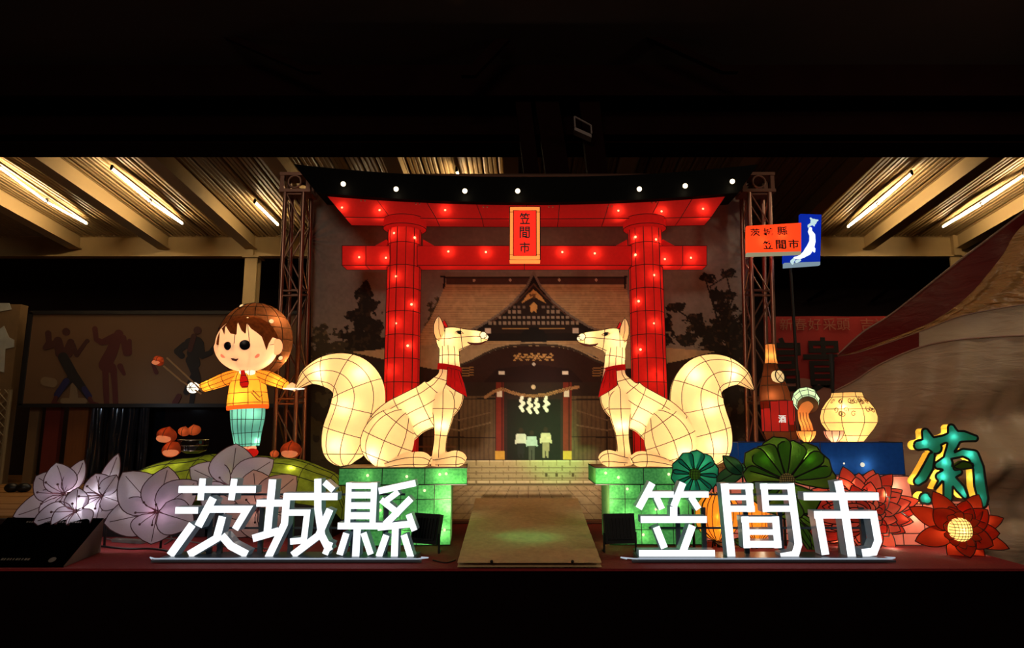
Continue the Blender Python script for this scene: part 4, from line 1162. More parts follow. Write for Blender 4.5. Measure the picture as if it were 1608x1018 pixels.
for xs in ([(372, 505), (369, 525), (368, 545), (370, 565), (378, 582)], [(400, 505), (412, 525), (416, 545), (410, 565), (398, 582)], [(345, 541), (368, 546), (395, 546), (430, 541)], [(350, 560), (370, 570), (395, 572), (425, 562)], [(388, 505), (391, 530), (392, 560), (388, 584)]):
    w.tube([onhead(x, y, 1.012) for x, y, in [tuple(p) for p in crom(xs, 5)]], .003, 5)
part('wire_frame', w, WIRE, head)
for x, y, r in ((358, 543.5, 6.4), (384.5, 542, 7.6)):
    p = onhead(x, y, 1.0); nrm = Vector(((p.x - HC.x) / HR[0] ** 2, (p.y - HC.y) / HR[1] ** 2, (p.z - HC.z) / HR[2] ** 2)).normalized()
    rr = S(r, YC); m = MB(); m.lathe(p - nrm * .01, [(rr, 0), (rr, .016), (rr * .8, .022), (.001, .024)], 20, axis=nrm); ey = part('eye', m, M_EYEB, head, True)
    m = MB(); rings = []; u = nrm.orthogonal().normalized(); v = nrm.cross(u)
    m.tube([p + nrm * .014 + (u * math.cos(a * math.pi / 9) + v * math.sin(a * math.pi / 9)) * rr * .55 for a in range(18)], .006, 5, loop=True)
    m.ball(p + nrm * .014, .010, 8, 6)
# mouth, nose, cheek
m = MB(); pts = [(362, 562), (366, 564), (371, 565), (376, 562)]
m.tube([onhead(x, y, 1.01) for x, y in pts], [.005, .015, .016, .004], 6); part('mouth', m, M_LIP, head)
m = MB(); m.tube([onhead(x, y, 1.02) for x, y in ((363, 553), (366, 548), (368, 538))], .004, 5); part('nose', m, M_LIP, head)
M_BLUSH = silk('blush_silk', (.92, .26, .14, 1), .45, .8)
for x, y in ((402, 558), (352, 558)):
    p = onhead(x, y, .99); m = MB(); m.ball(p, (.035, .014, .026), 12, 8); part('cheek', m, M_BLUSH, head, True)
for (x, rx, yo) in ((346, 8, -.20), (435.5, 9, -.05)):
    p = P(x, 545, YC - .06 + yo); m = MB(); m.ball(p, (S(rx * .95, YC), .05, S(12.5, YC)), 16, 12); e = part('ear', m, M_SKIN, head, True)
    m = MB(); m.tube([p + Vector((math.cos(a * math.pi / 8) * S(rx * .95, YC), -.0, math.sin(a * math.pi / 8) * S(12.5, YC))) for a in range(16)], .003, 5, loop=True); part('wire_edge', m, WIRE, e)
# hair: round shell behind plus fringe over the brow
m = MB(); HB = P(400, 535, YC + .09); HBR = (S(60, YC), .24, S(61, YC)); m.ball(HB, HBR, 40, 28)
hair = part('hair', m, M_HAIR, ch, 'all')
w = MB()
for a in (-60, -35, -12, 12, 35, 60):
    w.tube([HB + Vector((HBR[0] * math.sin(math.radians(a)) * math.sin(t_), -HBR[1] * math.cos(math.radians(a)) * math.sin(t_) * 1.0 - .004, HBR[2] * math.cos(t_) * 1.005)) for t_ in [math.pi * k / 20 for k in range(21)]], .003, 5)
for z in (-.6, -.3, 0, .3, .6, .85):
    r = math.sqrt(1 - z * z); w.tube([HB + Vector((HBR[0] * r * math.cos(a) * 1.01, -HBR[1] * r * math.sin(a) * 1.01, HBR[2] * z)) for a in [math.pi * k / 20 for k in range(21)]], .003, 5)
part('wire_frame', w, WIREK, hair)
line = [(338, 556), (343, 548), (344.5, 530), (346, 508), (350, 519), (356, 527), (362, 524), (358, 516), (354, 510.5), (361, 520), (369, 523.5), (373, 524), (372, 506), (380, 519), (388, 524), (389, 507), (395, 516), (404, 523), (411, 529), (415, 538), (418, 549), (421, 546), (423, 536), (428, 530), (434, 531), (440, 536)]
xs_ = np.linspace(339, 439, 90)
lx = [p[0] for p in line]
# monotone version of the hairline
ml = [(338, 556), (343, 548), (344.6, 530), (346, 509), (349, 518), (352.5, 526), (354, 511), (358, 518), (362, 524), (371.5, 526), (373, 505), (379, 519), (386, 525), (387.5, 507), (394, 516), (404, 523), (411, 529), (415, 540), (418.5, 551), (422, 540), (428, 530), (440, 534)]
low = np.interp(xs_, [p[0] for p in ml], [p[1] for p in ml])
FR = 1.05; FC = HC + Vector((.004, .0, .012)); FRR = (HR[0] * 1.05, HR[1] * 1.05, HR[2] * 1.10)
m = MB(); nr = 10
def topof(px):
    u = (px - 389) / 49.5
    return 541 - 47 * math.sqrt(max(0, 1 - u * u)) 
vs = []; fs = []
for i, x in enumerate(xs_):
    yt_ = min(topof(x) + 2.0, low[i])
    for j in range(nr + 1):
        y = yt_ + (low[i] - yt_) * j / nr
        vs.append(onhead(x, y, 1.0, FC, FRR))
for i in range(len(xs_) - 1):
    for j in range(nr): fs.append((i * (nr + 1) + j, (i + 1) * (nr + 1) + j, (i + 1) * (nr + 1) + j + 1, i * (nr + 1) + j + 1))
m.add(vs, fs); fr = part('fringe', m, M_HAIR, hair, 'all', fixn=False)
M_TB4 = glow('bulb_under_hair', (1, .62, .26, 1), 1.2)
# torso
w = MB()
def CL(name, st_, mt, yo=0, par=None, ring=18, we=5, longi=(.15, .38, .62, .85), cap=True, **k):
    m = MB(); w = MB(); planar_loft(m, w, st_, ID, YC + yo, nring=ring, sub=4, wire_every=we, longi=longi, wr=.003)
    o = part(name, m, mt, par or ch, True, **k); part('wire_frame', w, WIRE, o) if par is None else None
    return o
CL('sweater', [(389, 578, 9, .07), (389, 583, 17, .11), (389, 592, 23, .14), (389, 606, 27, .16), (389, 622, 29.5, .17), (389, 634, 31, .175), (389, 640, 30.5, .17)], M_YEL)
CL('sleeve', [(373, 588, 8, .06), (358, 594, 10.5, .075), (340, 601, 9.5, .07), (326, 606, 8, .06), (318, 609, 7.5, .055)], M_YEL, -.05)
CL('sleeve', [(405, 588, 8, .06), (419, 593, 10.5, .075), (434, 599, 9.5, .07), (445, 604, 8, .06), (449, 606, 7, .055)], M_YEL, -.02)
CL('collar', [(379, 579, 4, .03), (383, 583, 5.5, .04), (378, 586, 3, .03)], M_WHI, -.12, longi=())
CL('collar', [(391, 580, 4, .03), (393, 584, 5.5, .04), (399, 585, 3, .03)], M_WHI, -.12, longi=())
CL('tie', [(381, 582, 2, .02), (382, 588, 3, .025), (383, 597, 5.5, .03), (384, 604, 6, .035), (384, 609, 3, .02)], M_REDS, -.18, longi=(.02, .98))
m = MB(); m.tube([P(x, y, YC - .165) for x, y in ((395, 617), (405, 628), (409, 630))], .004, 5); m.tube([P(x, y, YC - .165) for x, y in ((397, 613), (408, 624), (412, 620))], .004, 5)
part('pocket_seam', m, WIRE, ch)
m = MB(); planar_loft(m, None, [(389, 637, 31.5, .178), (389, 643, 31, .175)], ID, YC, sub=1); part('sweater_hem', m, silk('orange_hem_silk', (.85, .22, .03, 1), .4, .8), ch, True)
CL('trousers', [(389, 641, 26, .14), (389, 655, 25.5, .145), (388, 672, 23, .135), (388, 688, 20, .12), (388, 700, 18, .11), (388, 701, 17, .10)], M_TEAL, 0, longi=(.1, .28, .42, .5, .58, .72, .9), ring=28)
for x in (382, 396):
    m = MB(); m.ball(P(x, 704, YC - .03), (S(6, YC), .05, S(5, YC)), 12, 8); sh = part('ankle', m, M_SKIN, ch, True)
    m = MB(); m.ball(P(x, 711, YC - .06), (S(7.5, YC), .10, S(6.5, YC)), 14, 10); part('shoe', m, M_REDS, ch, True)
# hands with fingers
def hand(px, py, Y, dirx, s=1.0, up=1):
    m = MB(); c = P(px, py, Y); m.ball(c, (.034 * s, .022 * s, .026 * s), 14, 10)
    for k, (a, L) in enumerate(((-28, .05), (-8, .058), (12, .056), (32, .046))):
        d = Vector((dirx * math.cos(math.radians(a)), -.25, math.sin(math.radians(a)) * up)).normalized(); s0 = c + d * .024 * s
        p1 = s0 + d * L * .55 * s; d2 = (d + Vector((0, -.3, -.7 * up))).normalized(); p2 = p1 + d2 * L * .5 * s
        m.tube([s0 - d * .01, p1, p2], [.011 * s, .010 * s, .008 * s], 8)
    d = Vector((dirx * .35, -.5, .8 * up)).normalized(); m.tube([c, c + d * .035 * s, c + (d + Vector((dirx * .5, -.2, 0))).normalized() * .06 * s], [.013 * s, .012 * s, .009 * s], 8)
    return m
part('hand', remesh(hand(309, 607, YC - .07, -1), .006, 1), M_SKIN, ch, 'all', fixn=False)
part('hand', remesh(hand(455, 608, YC - .03, 1), .006, 1), M_SKIN, ch, 'all', fixn=False)
for x, y, yo, wt in ((372, 566, -.10, .22), (385, 540, -.26, .06), (418, 560, -.10, .22), (388, 500, -.12, .12), (330, 604, -.05, .10), (436, 601, -.03, .10), (381, 624, -.09, .26), (389, 600, 0, .2), (380, 650, -.07, .16), (395, 650, -.07, .16), (375, 694, -.03, .12), (401, 692, -.03, .14)):
    bulb(P(x, y, YC + yo), wt, (1, .86, .6), .014, ch)
for x, y, wt in ((389, 502, .4), (426, 505, 1.6), (440, 562, 1.4), (380, 482, 1.0)):
    p = onhead(x, y, 1.035) if y == 502 else onhead(x, y, .975, HB, HBR)
    part('bulb', MB().ball(p, .024, 14, 10), M_TB4, hair, True); bulb(p + Vector((0, .02, 0)), wt * .05, (1, .85, .6), .01, ch); bulb(p + Vector((0, .09, 0)), wt, (1, .75, .45), .01, ch)
# tongs with a chestnut held by the child, white ball in the same hand
t = thing('tongs_lantern', 'long pale tongs gripping a small glowing chestnut, held out by the child lantern', 'tongs', P(310, 612, YC - .12))
M_BAM = mat('pale_bamboo', rgb(150, 120, 80), .6, emit=.05)
for (a, b, c_) in (((318, 615), (290, 588), (262, 562)), ((316, 619), (284, 598), (257, 575))):
    part('prong', MB().tube([P(*a, YC - .15), P(*b, YC - .16), P(*c_, YC - .15)], .008, 6), M_BAM, t, True)
M_NUT = silk('chestnut_silk', (.24, .045, .014, 1), .16, .8, weave=10); M_NUTP = silk('pale_nut_silk', (.80, .34, .14, 1), .34, .8)
def nut(px, py, r, Y, parent, tilt=0, pale=True):
    c = P(px, py, Y); R_ = S(r, Y)
    m = MB(); m.ball(c, (R_, R_ * .8, R_ * .78), 18, 12, fn=lambda th, ph: 1 + .22 * max(0, 1 - th / .5) ** 2)
    rot = Matrix.Translation(c) @ Matrix.Rotation(tilt, 4, 'Y') @ Matrix.Translation(-c); m.v = [rot @ v for v in m.v]
    o = part('nut_shell', m, M_NUT, parent, True)
    if pale:
        m = MB(); m.ball(c + Vector((math.sin(tilt) * -R_ * .2, -R_ * .35, -R_ * .28)), (R_ * .8, R_ * .55, R_ * .45), 16, 10); part('nut_base', m, M_NUTP, parent, True)
    m = MB(); m.tube([c + Vector((math.cos(a) * R_ * .1, -math.sin(a) * R_ * .82, math.cos(a * 1.0) * R_ * .8)) for a in [math.pi * k / 10 for k in range(11)]], .003, 5); part('wire_frame', m, WIREK, o)
    bulb(c + Vector((0, -R_ * .3, R_ * .1)), .05 * (r / 12.0) ** 2 + .01, (1, .8, .5), .01, parent)
nut(249, 567, 9, YC - .15, t, .9)
t = thing('ball_lantern', 'small white ball lantern with a dark star mark in the outstretched hand of the child', 'ball', P(303, 617, YC - .14))
c = P(303, 609, YC - .13); part('ball', MB().ball(c, S(8.5, YC), 18, 12), M_WHI, t, True)
m = MB()
for a in (0, 60, 120): m.tube([c + Vector((math.cos(math.radians(a)) * S(8, YC) * s_, -S(8.7, YC) * math.sqrt(max(0, 1 - .8 * s_ * s_)), math.sin(math.radians(a)) * S(8, YC) * s_)) for s_ in (-.9, -.5, 0, .5, .9)], .003, 5)
part('wire_frame', m, WIRE, t); bulb(c, .04, (1, .95, .85), .01, t)
# open plate in the other hand
m = MB(); a = P(461, 613, YC - .02); m.lathe(a, [(.02, 0), (S(16, YC), .012), (S(17, YC), .016), (.02, .008)], 20)
single('white_dish', m, M_WHI, 'flat white dish in the hand of the child lantern, against the fox tail tip', 'dish', a, True)
# chestnuts on the mounds
t = thing('chestnut_lantern', 'glowing open chestnut pair at the left end of the mound, the upper one pale orange', 'chestnut', P(264, 718, 6.6))
nut(262, 684, 15, 6.6, t, .25); nut(270, 706, 15, 6.6, t, -.35)
t = thing('chestnut_lantern', 'large glowing chestnut lantern on the right mound in front of the truss', 'chestnut', P(457, 718, 6.45)); nut(457, 707, 16, 6.45, t, 0)
t = thing('chestnut_lantern', 'small dark red chestnut lantern left of the large one by the truss', 'chestnut', P(432, 719, 6.5)); nut(431, 713, 7, 6.5, t, .1, False)
t = thing('chestnut_basket', 'dark wire basket with chestnuts peeping over its rim on the left mound', 'basket', P(304, 716, 6.7))
c = P(303, 703, 6.7); rr = S(21, 6.7)
m = MB(); m.lathe(c, [(rr * .45, -S(9, 6.7)), (rr * .9, -.03), (rr * 1.05, .05), (rr * 1.0, .075), (rr * .85, .04), (rr * .4, -.04)], 20); part('bowl', m, mat('dark_lacquer', rgb(20, 16, 12), .12), t, True)
m = MB()
for h, k in ((-.03, .93), (.02, 1.02), (.075, 1.04)): m.tube([c + Vector((math.cos(a * math.pi / 12) * rr * k, math.sin(a * math.pi / 12) * rr * k, h)) for a in range(24)], .004, 5, loop=True)
part('wire_frame', m, mat('shiny_wire', rgb(150, 140, 110), .2, metal=.8), t)
nut(289, 678, 9, 6.72, t, .2, False); nut(305, 676, 10, 6.72, t, -.2, False)
bulb(P(296, 678, 6.5), .04, (1, .7, .4), .01, t)
# ------------------------------------------------------------------ RIGHT SIDE: PLINTHS, BOTTLE, FLASK, VASE
M_PINK = silk('pink_panel_silk', (.80, .30, .20, 1), .22, .8, weave=10, var=.15)
M_BLUE = silk('deep_blue_silk', (.010, .055, .22, 1), .20, .7, weave=25, var=.25)
def boxlamp(name, label, cat, px0, px1, py0, py1, Y, dep, mt, seams, bulbs, group=None, z0=None, hs=(), slant=0):
    A, B = P(px0, py1, Y), P(px1, py0, Y)
    zb_ = .002 if z0 is None else z0
    t = thing(name, label, cat, Vector(((A.x + B.x) / 2, Y, zb_)), group)
    m = MB(); sl = S(slant, Y)
    m.hexa([Vector((A.x, Y, zb_)), Vector((B.x + sl, Y, zb_)), Vector((B.x, Y, B.z)), Vector((A.x, Y, B.z)), Vector((A.x, Y + dep, zb_)), Vector((B.x + sl, Y + dep, zb_)), Vector((B.x, Y + dep, B.z)), Vector((A.x, Y + dep, B.z))])
    part('shell', m, mt, t)
    w = MB(); w.tube([(A.x, Y - .003, zb_ + .006), (B.x + sl, Y - .003, zb_ + .006), (B.x, Y - .003, B.z), (A.x, Y - .003, B.z)], .005, 5, loop=True)
    for s_ in seams: p = P(s_, (py0 + py1) / 2, Y); w.tube([(p.x, Y - .003, zb_ + .005), (p.x - sl * .1, Y - .003, B.z)], .004, 5)
    for h in hs: p = P(px0, h, Y); w.tube([(A.x, Y - .003, p.z), (B.x, Y - .003, p.z)], .004, 5)
    for x in (A.x, B.x): w.tube([(x, Y, B.z), (x, Y + dep, B.z)], .004, 5)
    part('wire_frame', w, WIREK, t)
    for x, y, wt in bulbs: bulb(P(x, y, Y + .06), wt, (1, .85, .65), .014, t)
    return t
boxlamp('plinth_lantern', 'long pink lantern plinth under the blue box, behind the chrysanthemums', 'plinth', 1112, 1426, 748, 880, 6.30, .5, M_PINK, (1150, 1190, 1232, 1275, 1318, 1360, 1400), [(1350, 762, .10), (1400, 765, .2), (1405, 815, .3), (1345, 862, .3), (1285, 850, .3), (1240, 852, .3), (1200, 850, .3), (1150, 862, .3)], 'pink plinths', None, (792, 838), 10)
boxlamp('plinth_lantern', 'lower pink lantern plinth behind the red lotus at the right stage end', 'plinth', 1404, 1552, 792, 884, 6.05, .22, M_PINK, (1418, 1453, 1490, 1525), [(1400, 866, .1), (1440, 860, .35), (1470, 862, .3), (1540, 868, .12), (1430, 810, .2)], 'pink plinths', None, (838,), 6)
zpt = P(1200, 748, 6.30).z
M_TB3 = glow('bulb_against_blue_cloth', (.85, .8, .62, 1), 1.0)
boxlamp('blue_box_lantern', 'dark blue lantern box carrying the bottle, flask, bowls and vase', 'box', 1161, 1417, 695, 747, 6.34, .42, M_BLUE, (1289,), [(1325, 728, .06), (1354, 730, .34), (1297, 731, .16)], None, zpt + .004)
bb = bpy.data.objects['blue_box_lantern']
for x, y, r in ((1325, 728, .010), (1354, 730, .022), (1297, 731, .014)): part('bulb', MB().ball(P(x, y, 6.344), r, 12, 8), M_TB3, bb, True)
zbt = P(1300, 695, 6.34).z + .006
def rpx(r, Y): return S(r, Y)
def lathe_px(cx, prof, Y, n=16):
    """profile rows (py, r px) -> axis at depth Y"""
    c = P(cx, prof[-1][0], Y); out = []
    z0 = c.z
    for py, r in prof: out.append((S(r, Y), P(cx, py, Y).z - z0))
    return Vector((c.x, Y, z0)), out[::-1]
def wires_on(w, rings, hor=(), ver=(), r=.003):
    for i in hor:
        c = sum(rings[i], Vector()) / len(rings[i]); w.tube([p + (p - c).normalized() * .002 for p in rings[i]], r, 5, loop=True)
    for j in ver: w.tube([rg[j] + (rg[j] - sum(rg, Vector()) / len(rg)).normalized() * .002 for rg in rings], r, 5)
# sake bottle
YK = 6.55
t = thing('bottle_lantern', 'tall brown bottle lantern with orange neck and red label on the blue box', 'bottle', Vector((P(1221, 690, YK).x, YK, zbt)))
M_BRN = silk('bottle_brown_silk', (.14, .035, .012, 1), .10, .75, weave=10, var=.15); M_ORG = silk('bottle_orange_silk', (.88, .36, .09, 1), .30, .8, weave=10)
M_LABEL = silk('bottle_label_silk', (.62, .03, .02, 1), .34, .8, weave=10)
def at_h(c): return Vector((c.x, c.y, zbt))
c, pr = lathe_px(1211, [(541, 7), (552, 7.5), (562, 8), (572, 10)], YK)
m = MB(); rg = m.lathe(c, pr, 12); part('neck', m, M_ORG, t, True); w = MB(); wires_on(w, rg, (0, 3), range(0, 12, 2)); part('wire_frame', w, WIRE, t)
c, pr = lathe_px(1216, [(571, 9.5), (580, 11.5), (592, 15.5), (606, 20), (618, 22.5), (630, 23.5), (680, 24), (690, 23)], YK)
k = c.z - zbt
m = MB(); rings = []
for r, h in pr[:]:
    u = 1 - min(1, h / (pr[-1][1])); cc = Vector((P(1211 + 11 * u, 600, YK).x, YK, max(zbt, c.z + h)))
    rings.append([cc + Vector((r * math.cos(2 * math.pi * (j + .5) / 12), -r * math.sin(2 * math.pi * (j + .5) / 12), 0)) for j in range(12)])
m.loft(rings); part('bottle_body', m, M_BRN, t, True)
w = MB(); wires_on(w, rings, (2, 4, 5), range(0, 12, 2)); part('wire_frame', w, WIREK, t)
m = MB(); lr = []
for py, x in ((630, 1220.5), (678, 1223)):
    p = P(x, py, YK); lr.append([p + Vector((S(24.6, YK) * math.cos(2 * math.pi * (j + .5) / 12), -S(24.6, YK) * math.sin(2 * math.pi * (j + .5) / 12), 0)) for j in range(12)])
m.loft(lr, cap=False); part('label', m, M_LABEL, t)
w = MB(); wires_on(w, lr, (0, 1), range(0, 12, 1), .0032); part('wire_frame', w, WIREK, t)
m = MB(); glyph(m, '酒', (1223, 652, 1234, 664), YK - S(24.6, YK) - .004, .006, .02, res=1)
part('lettering', m, glow('label_writing', (1, .9, .75, 1), .8), t)
m = MB(); pc = P(1221, 592, YK - S(15, YK)); ax = Vector((.45, -.85, .15)); m.lathe(pc, [(S(10, YK), -.02), (S(10, YK), .02), (S(9, YK), .03)], 20, axis=ax); part('round_window', m, silk('cream_window_silk', (1, .74, .36, 1), .55, .8), t, True)
axn = ax.normalized(); u = axn.orthogonal().normalized(); v = axn.cross(u)
m = MB(); m.tube([pc + axn * .032 + (u * math.cos(a * math.pi / 10) + v * math.sin(a * math.pi / 10)) * S(10, YK) for a in range(20)], .006, 5, loop=True); m.tube([pc + axn * .032 - u * S(9, YK), pc + axn * .036 + u * S(9, YK)], .003, 5); m.tube([pc + axn * .032 - v * S(9, YK), pc + axn * .036 + v * S(9, YK)], .003, 5)
part('window_rim', m, WIREK, t)
for x, y, yo, wt in ((1211, 560, 0, .08), (1214, 622, -.08, .26), (1228, 657, -.08, .16), (1212, 650, -.02, .16), (1222, 675, 0, .12), (1221, 590, -.05, .10)): bulb(P(x, y, YK + yo), wt, (1, .82, .5), .012, t)
# pouring flask
YQ = 6.42
t = thing('flask_lantern', 'bent flask lantern with faceted pale green head and orange neck pouring into a bowl', 'flask', Vector((P(1267, 680, YQ).x, YQ, zbt)))
M_PGR = silk('pale_green_silk', (.52, .66, .42, 1), .34, .8, weave=10, var=.1)
ax = Vector((-.18, -.75, -.5)).normalized(); hc = P(1266, 630, YQ)
m = MB(); rg = m.lathe(hc, [(.03, -.14), (.085, -.12), (.118, -.06), (.122, 0), (.10, .05), (.07, .08)], 10, axis=ax); part('flask_body', m, M_PGR, t); w = MB(); wires_on(w, rg, (1, 2, 3, 4, 5), range(10), .003); part('wire_frame', w, WIREK, t)
m = MB(); m.lathe(hc + ax * .05, [(.085, 0), (.095, .03), (.07, .04)], 20, axis=ax); part('flask_collar', m, mat('bronze_collar', rgb(120, 92, 60), .5, metal=.4), t, True)
m = MB(); m.tube([hc + ax * .07, P(1261, 648, YQ - .10), P(1262, 658, YQ - .12), P(1266, 668, YQ - .13), P(1268, 677, YQ - .13)], [.055, .048, .047, .05, .052], 16); part('flask_neck', m, M_ORG, t, True)
w = MB()
for dx in (-5, 0, 5): w.tube([P(1261 + dx, 648, YQ - .155), P(1262 + dx, 658, YQ - .17), P(1266 + dx, 668, YQ - .18), P(1268 + dx, 677, YQ - .185)], .003, 5)
part('wire_frame', w, WIRE, t)
bulb(hc, .26, (1, 1, .8), .014, t); bulb(P(1263, 664, YQ - .12), .05, (1, .8, .5), .01, t)
def bowl(cx, Y, label, mt, col):
    c, pr = lathe_px(cx, [(675, 14.5), (680, 13.8), (686, 11), (691.5, 6), (692, 5)], Y)
    dz = zbt - c.z; c.z = zbt
    t = thing('bowl_lantern', label, 'bowl', c, 'small sake bowls on the blue box')
    m = MB(); rg = m.lathe(c, pr, 16); part('bowl', m, mt, t, True)
    w = MB(); wires_on(w, rg, (4,), range(0, 16, 2), .0035); part('wire_frame', w, WIREK, t)
    bulb(c + Vector((0, -.03, pr[-1][1] * .45)), .10, (1, .85, .6), .01, t)
bowl(1267, YQ - .10, 'small orange bowl lantern under the pouring flask', M_ORG, 0)
bowl(1310, YQ - .10, 'small cream and pink bowl lantern in front of the vase', silk('peach_bowl_silk', (.85, .42, .26, 1), .35, .8), 0)
# vase
YV = 6.60
M_VAS = silk('vase_cream_silk', (1.0, .62, .24, 1), .34, .85, weave=18, var=.10)
c, pr = lathe_px(1335.5, [(617, 22), (620, 22.5), (624, 24), (632, 31), (643, 38), (655, 41), (664, 40), (674, 34), (684, 26), (693, 19)], YV)
c.z = zbt
t = thing('vase_lantern', 'round cream vase lantern with faint scroll pattern at the right end of the blue box', 'vase', c)
m = MB(); rg = m.lathe(c, pr, 32); part('vase_body', m, M_VAS, t, True)
w = MB(); wires_on(w, rg, (1, 3, 5, 7, 9), range(0, 32, 4), .003); part('wire_frame', w, WIRE, t)
m = MB()     # painted scroll ornament
rn_ = random.Random(3)
for k in range(26):
    a = math.radians(-75 + 150 * rn_.random()); h = rn_.choice((.30, .26, .40, .38)) * 1.0; rad = np.interp(h, [q[1] for q in pr], [q[0] for q in pr]) + .003
    pts = []
    for j in range(9):
        aa = a + .10 * math.cos(j * .8 + k) * (1 - j / 12); hh = h + .028 * math.sin(j * .8 + k) * (1 - j / 12)
        rad = float(np.interp(hh, [q[1] for q in pr], [q[0] for q in pr])) + .003
        pts.append(c + Vector((rad * math.sin(aa), -rad * math.cos(aa), hh)))
    m.tube(pts, .0032, 4)
part('scroll_ornament', m, mat('ochre_paint', rgb(120, 70, 24), .6), t, kind='stuff')
for x, y, wt, yo in ((1325, 642, .16, -.16), (1343, 655, .16, -.17), (1336, 680, .30, -.08), (1330, 650, .2, 0)): bulb(P(x, y, YV + yo), wt, (1, .88, .55), .014, t)

# ------------------------------------------------------------------ RIGHT SIDE: FLOWERS
M_GLF = silk('leaf_green_silk', (.07, .17, .018, 1), .13, .75, weave=14, var=.2)
M_GRD = silk('deep_green_silk', (.025, .10, .045, 1), .10, .7, weave=14, var=.2)
M_TEF = silk('teal_flower_silk', (.015, .22, .14, 1), .18, .7, weave=14, var=.2)
def flower(name, label, cat, center, Y, tips, mt, wmat, bulbs, heart=None, group=None, cup=.3, bend=.10, shape='oval', wr=.005, start=.08, nrm=None, rib=False):
    c = P(center[0], center[1], Y)
    t = thing(name, label, cat, Vector((c.x, Y + .12, 0)), group)
    for tp in tips:
        x, y, dy, wdt = tp[:4]; st_ = tp[4] if len(tp) > 4 else start; b0 = tp[5] if len(tp) > 5 else 0
        q = P(x, y, Y + dy); c2 = c + Vector((0, b0, 0)); b = c2 + (q - c2) * st_
        petal(t, b, q, S(wdt, Y), CAMN(c) if nrm is None else nrm, mt, wmat, cup=cup, bend=bend, shape=shape, wr=wr, rib=rib)
    if heart: heart(t, c)
    m = MB(); m.tube([c + Vector((0, .04, 0)), Vector((c.x, Y + .12, max(.05, c.z - .1))), Vector((c.x, Y + .12, 0.0))], .012, 6); part('stem', m, WIREK, t)
    for x, y, yo, wt in bulbs: bulb(P(x, y, Y + yo), wt, (1, .92, .6), .014, t)
    return t
def heart_ball(r, mt, fl=.6, wires=True):
    def f(t, c):
        m = MB(); m.ball(c, (r, r * fl, r), 20, 14); o = part('flower_heart', m, mt, t, True)
        if wires:
            w = MB()
            for k in range(-3, 4):
                z = k / 4; q = math.sqrt(1 - z * z)
                w.tube([c + Vector((r * z, -r * fl * q * math.cos(a) * 1.02, r * q * math.sin(a))) for a in [math.pi * (i / 10 - .5) for i in range(11)]], .0025, 4)
                w.tube([c + Vector((r * q * math.sin(a), -r * fl * q * math.cos(a) * 1.02, r * z)) for a in [math.pi * (i / 10 - .5) for i in range(11)]], .0025, 4)
            part('wire_frame', w, WIRE, o)
    return f
flower('green_flower_lantern', 'huge dark green flower lantern with broad petals above the middle letter of the right sign', 'flower', (1236, 756), 5.95,
       [(1166, 744, -.03, 30), (1170, 712, -.02, 40), (1190, 702, 0, 44), (1214, 686, .04, 46), (1246, 692, .0, 44), (1283, 702, .03, 44), (1302, 722, -.03, 44), (1313, 748, -.03, 36), (1282, 800, -.05, 40), (1240, 818, -.03, 44), (1205, 805, -.05, 44), (1178, 782, -.04, 40)],
       M_GLF, WIREK, [(1200, 717, .07, .55), (1268, 720, .07, .45), (1235, 700, .12, .2), (1235, 790, .14, .22)], heart_ball(.07, silk('brown_heart_silk', (.30, .20, .06, 1), .2, .7)), None, .35, .10, 'round', .006)
import cmath
flower('teal_flower_lantern', 'round teal flower lantern with ten petals beside the right fox pedestal', 'flower', (1091, 745), 5.88,
       [(1091 + 38 * math.cos(a), 744 - 37 * math.sin(a), -.03, 25) for a in [math.radians(12 + 36 * k) for k in range(10)]], M_TEF, WIREK, [(1100, 728, .10, .30), (1078, 760, .10, .16)],
       heart_ball(.052, silk('lime_heart_silk', (.14, .34, .03, 1), .18, .7), .5), None, .3, .06, 'round', .005)
# yellow buds
M_YBD = silk('golden_bud_silk', (.95, .46, .04, 1), .36, .8, weave=12, var=.08)
def bud(cx, cy, rx, ry, Y, label):
    b = P(cx + 2, cy + ry, Y)
    t = thing('bud_lantern', label, 'flower', Vector((b.x, Y, 0.0)), 'golden chrysanthemum buds')
    for lay, (n_, k, yo) in enumerate(((7, 1.0, 0), (5, .62, -.07), (3, .3, -.11))):
        for i in range(n_):
            u = (i - (n_ - 1) / 2) / ((n_ - 1) / 2); xo = rx * k * u
            st_ = [(cx + 1 + xo * .12, cy + ry, 2, .02), (cx + xo * .8, cy + ry * .55, 6, .045), (cx + xo, cy, 8, .055), (cx + xo * .92, cy - ry * .55, 6.5, .045), (cx + xo * .62, cy - ry * .92, 3, .03), (cx + xo * .5 - 3, cy - ry * 1.04, 1, .015)]
            m = MB(); w = MB(); planar_loft(m, None, st_, ID, Y + yo + abs(u) * .10, nring=10, sub=2)
            planar_loft(MB(), w, st_, ID, Y + yo + abs(u) * .10, nring=10, sub=2, wire_every=99, longi=(.06, .94), wr=.004)
            o = part('petal', m, M_YBD, t, True); m2 = part('wire_edge', w, WIREK, o)
    m = MB(); m.tube([(b.x, Y, b.z), (b.x, Y, 0)], .014, 6); part('stem', m, WIREK, t)
    bulb(P(cx + 8, cy + ry * .55, Y - .16), .10, (1, .9, .6), .012, t); bulb(P(cx, cy, Y - .18), .06, (1, .9, .6), .012, t)
bud(1126, 812, 27, 36, 6.0, 'golden bud lantern seen between the first two letters of the right sign')
bud(1188, 815, 20, 34, 6.1, 'golden bud lantern half hidden behind the middle letter of the right sign')
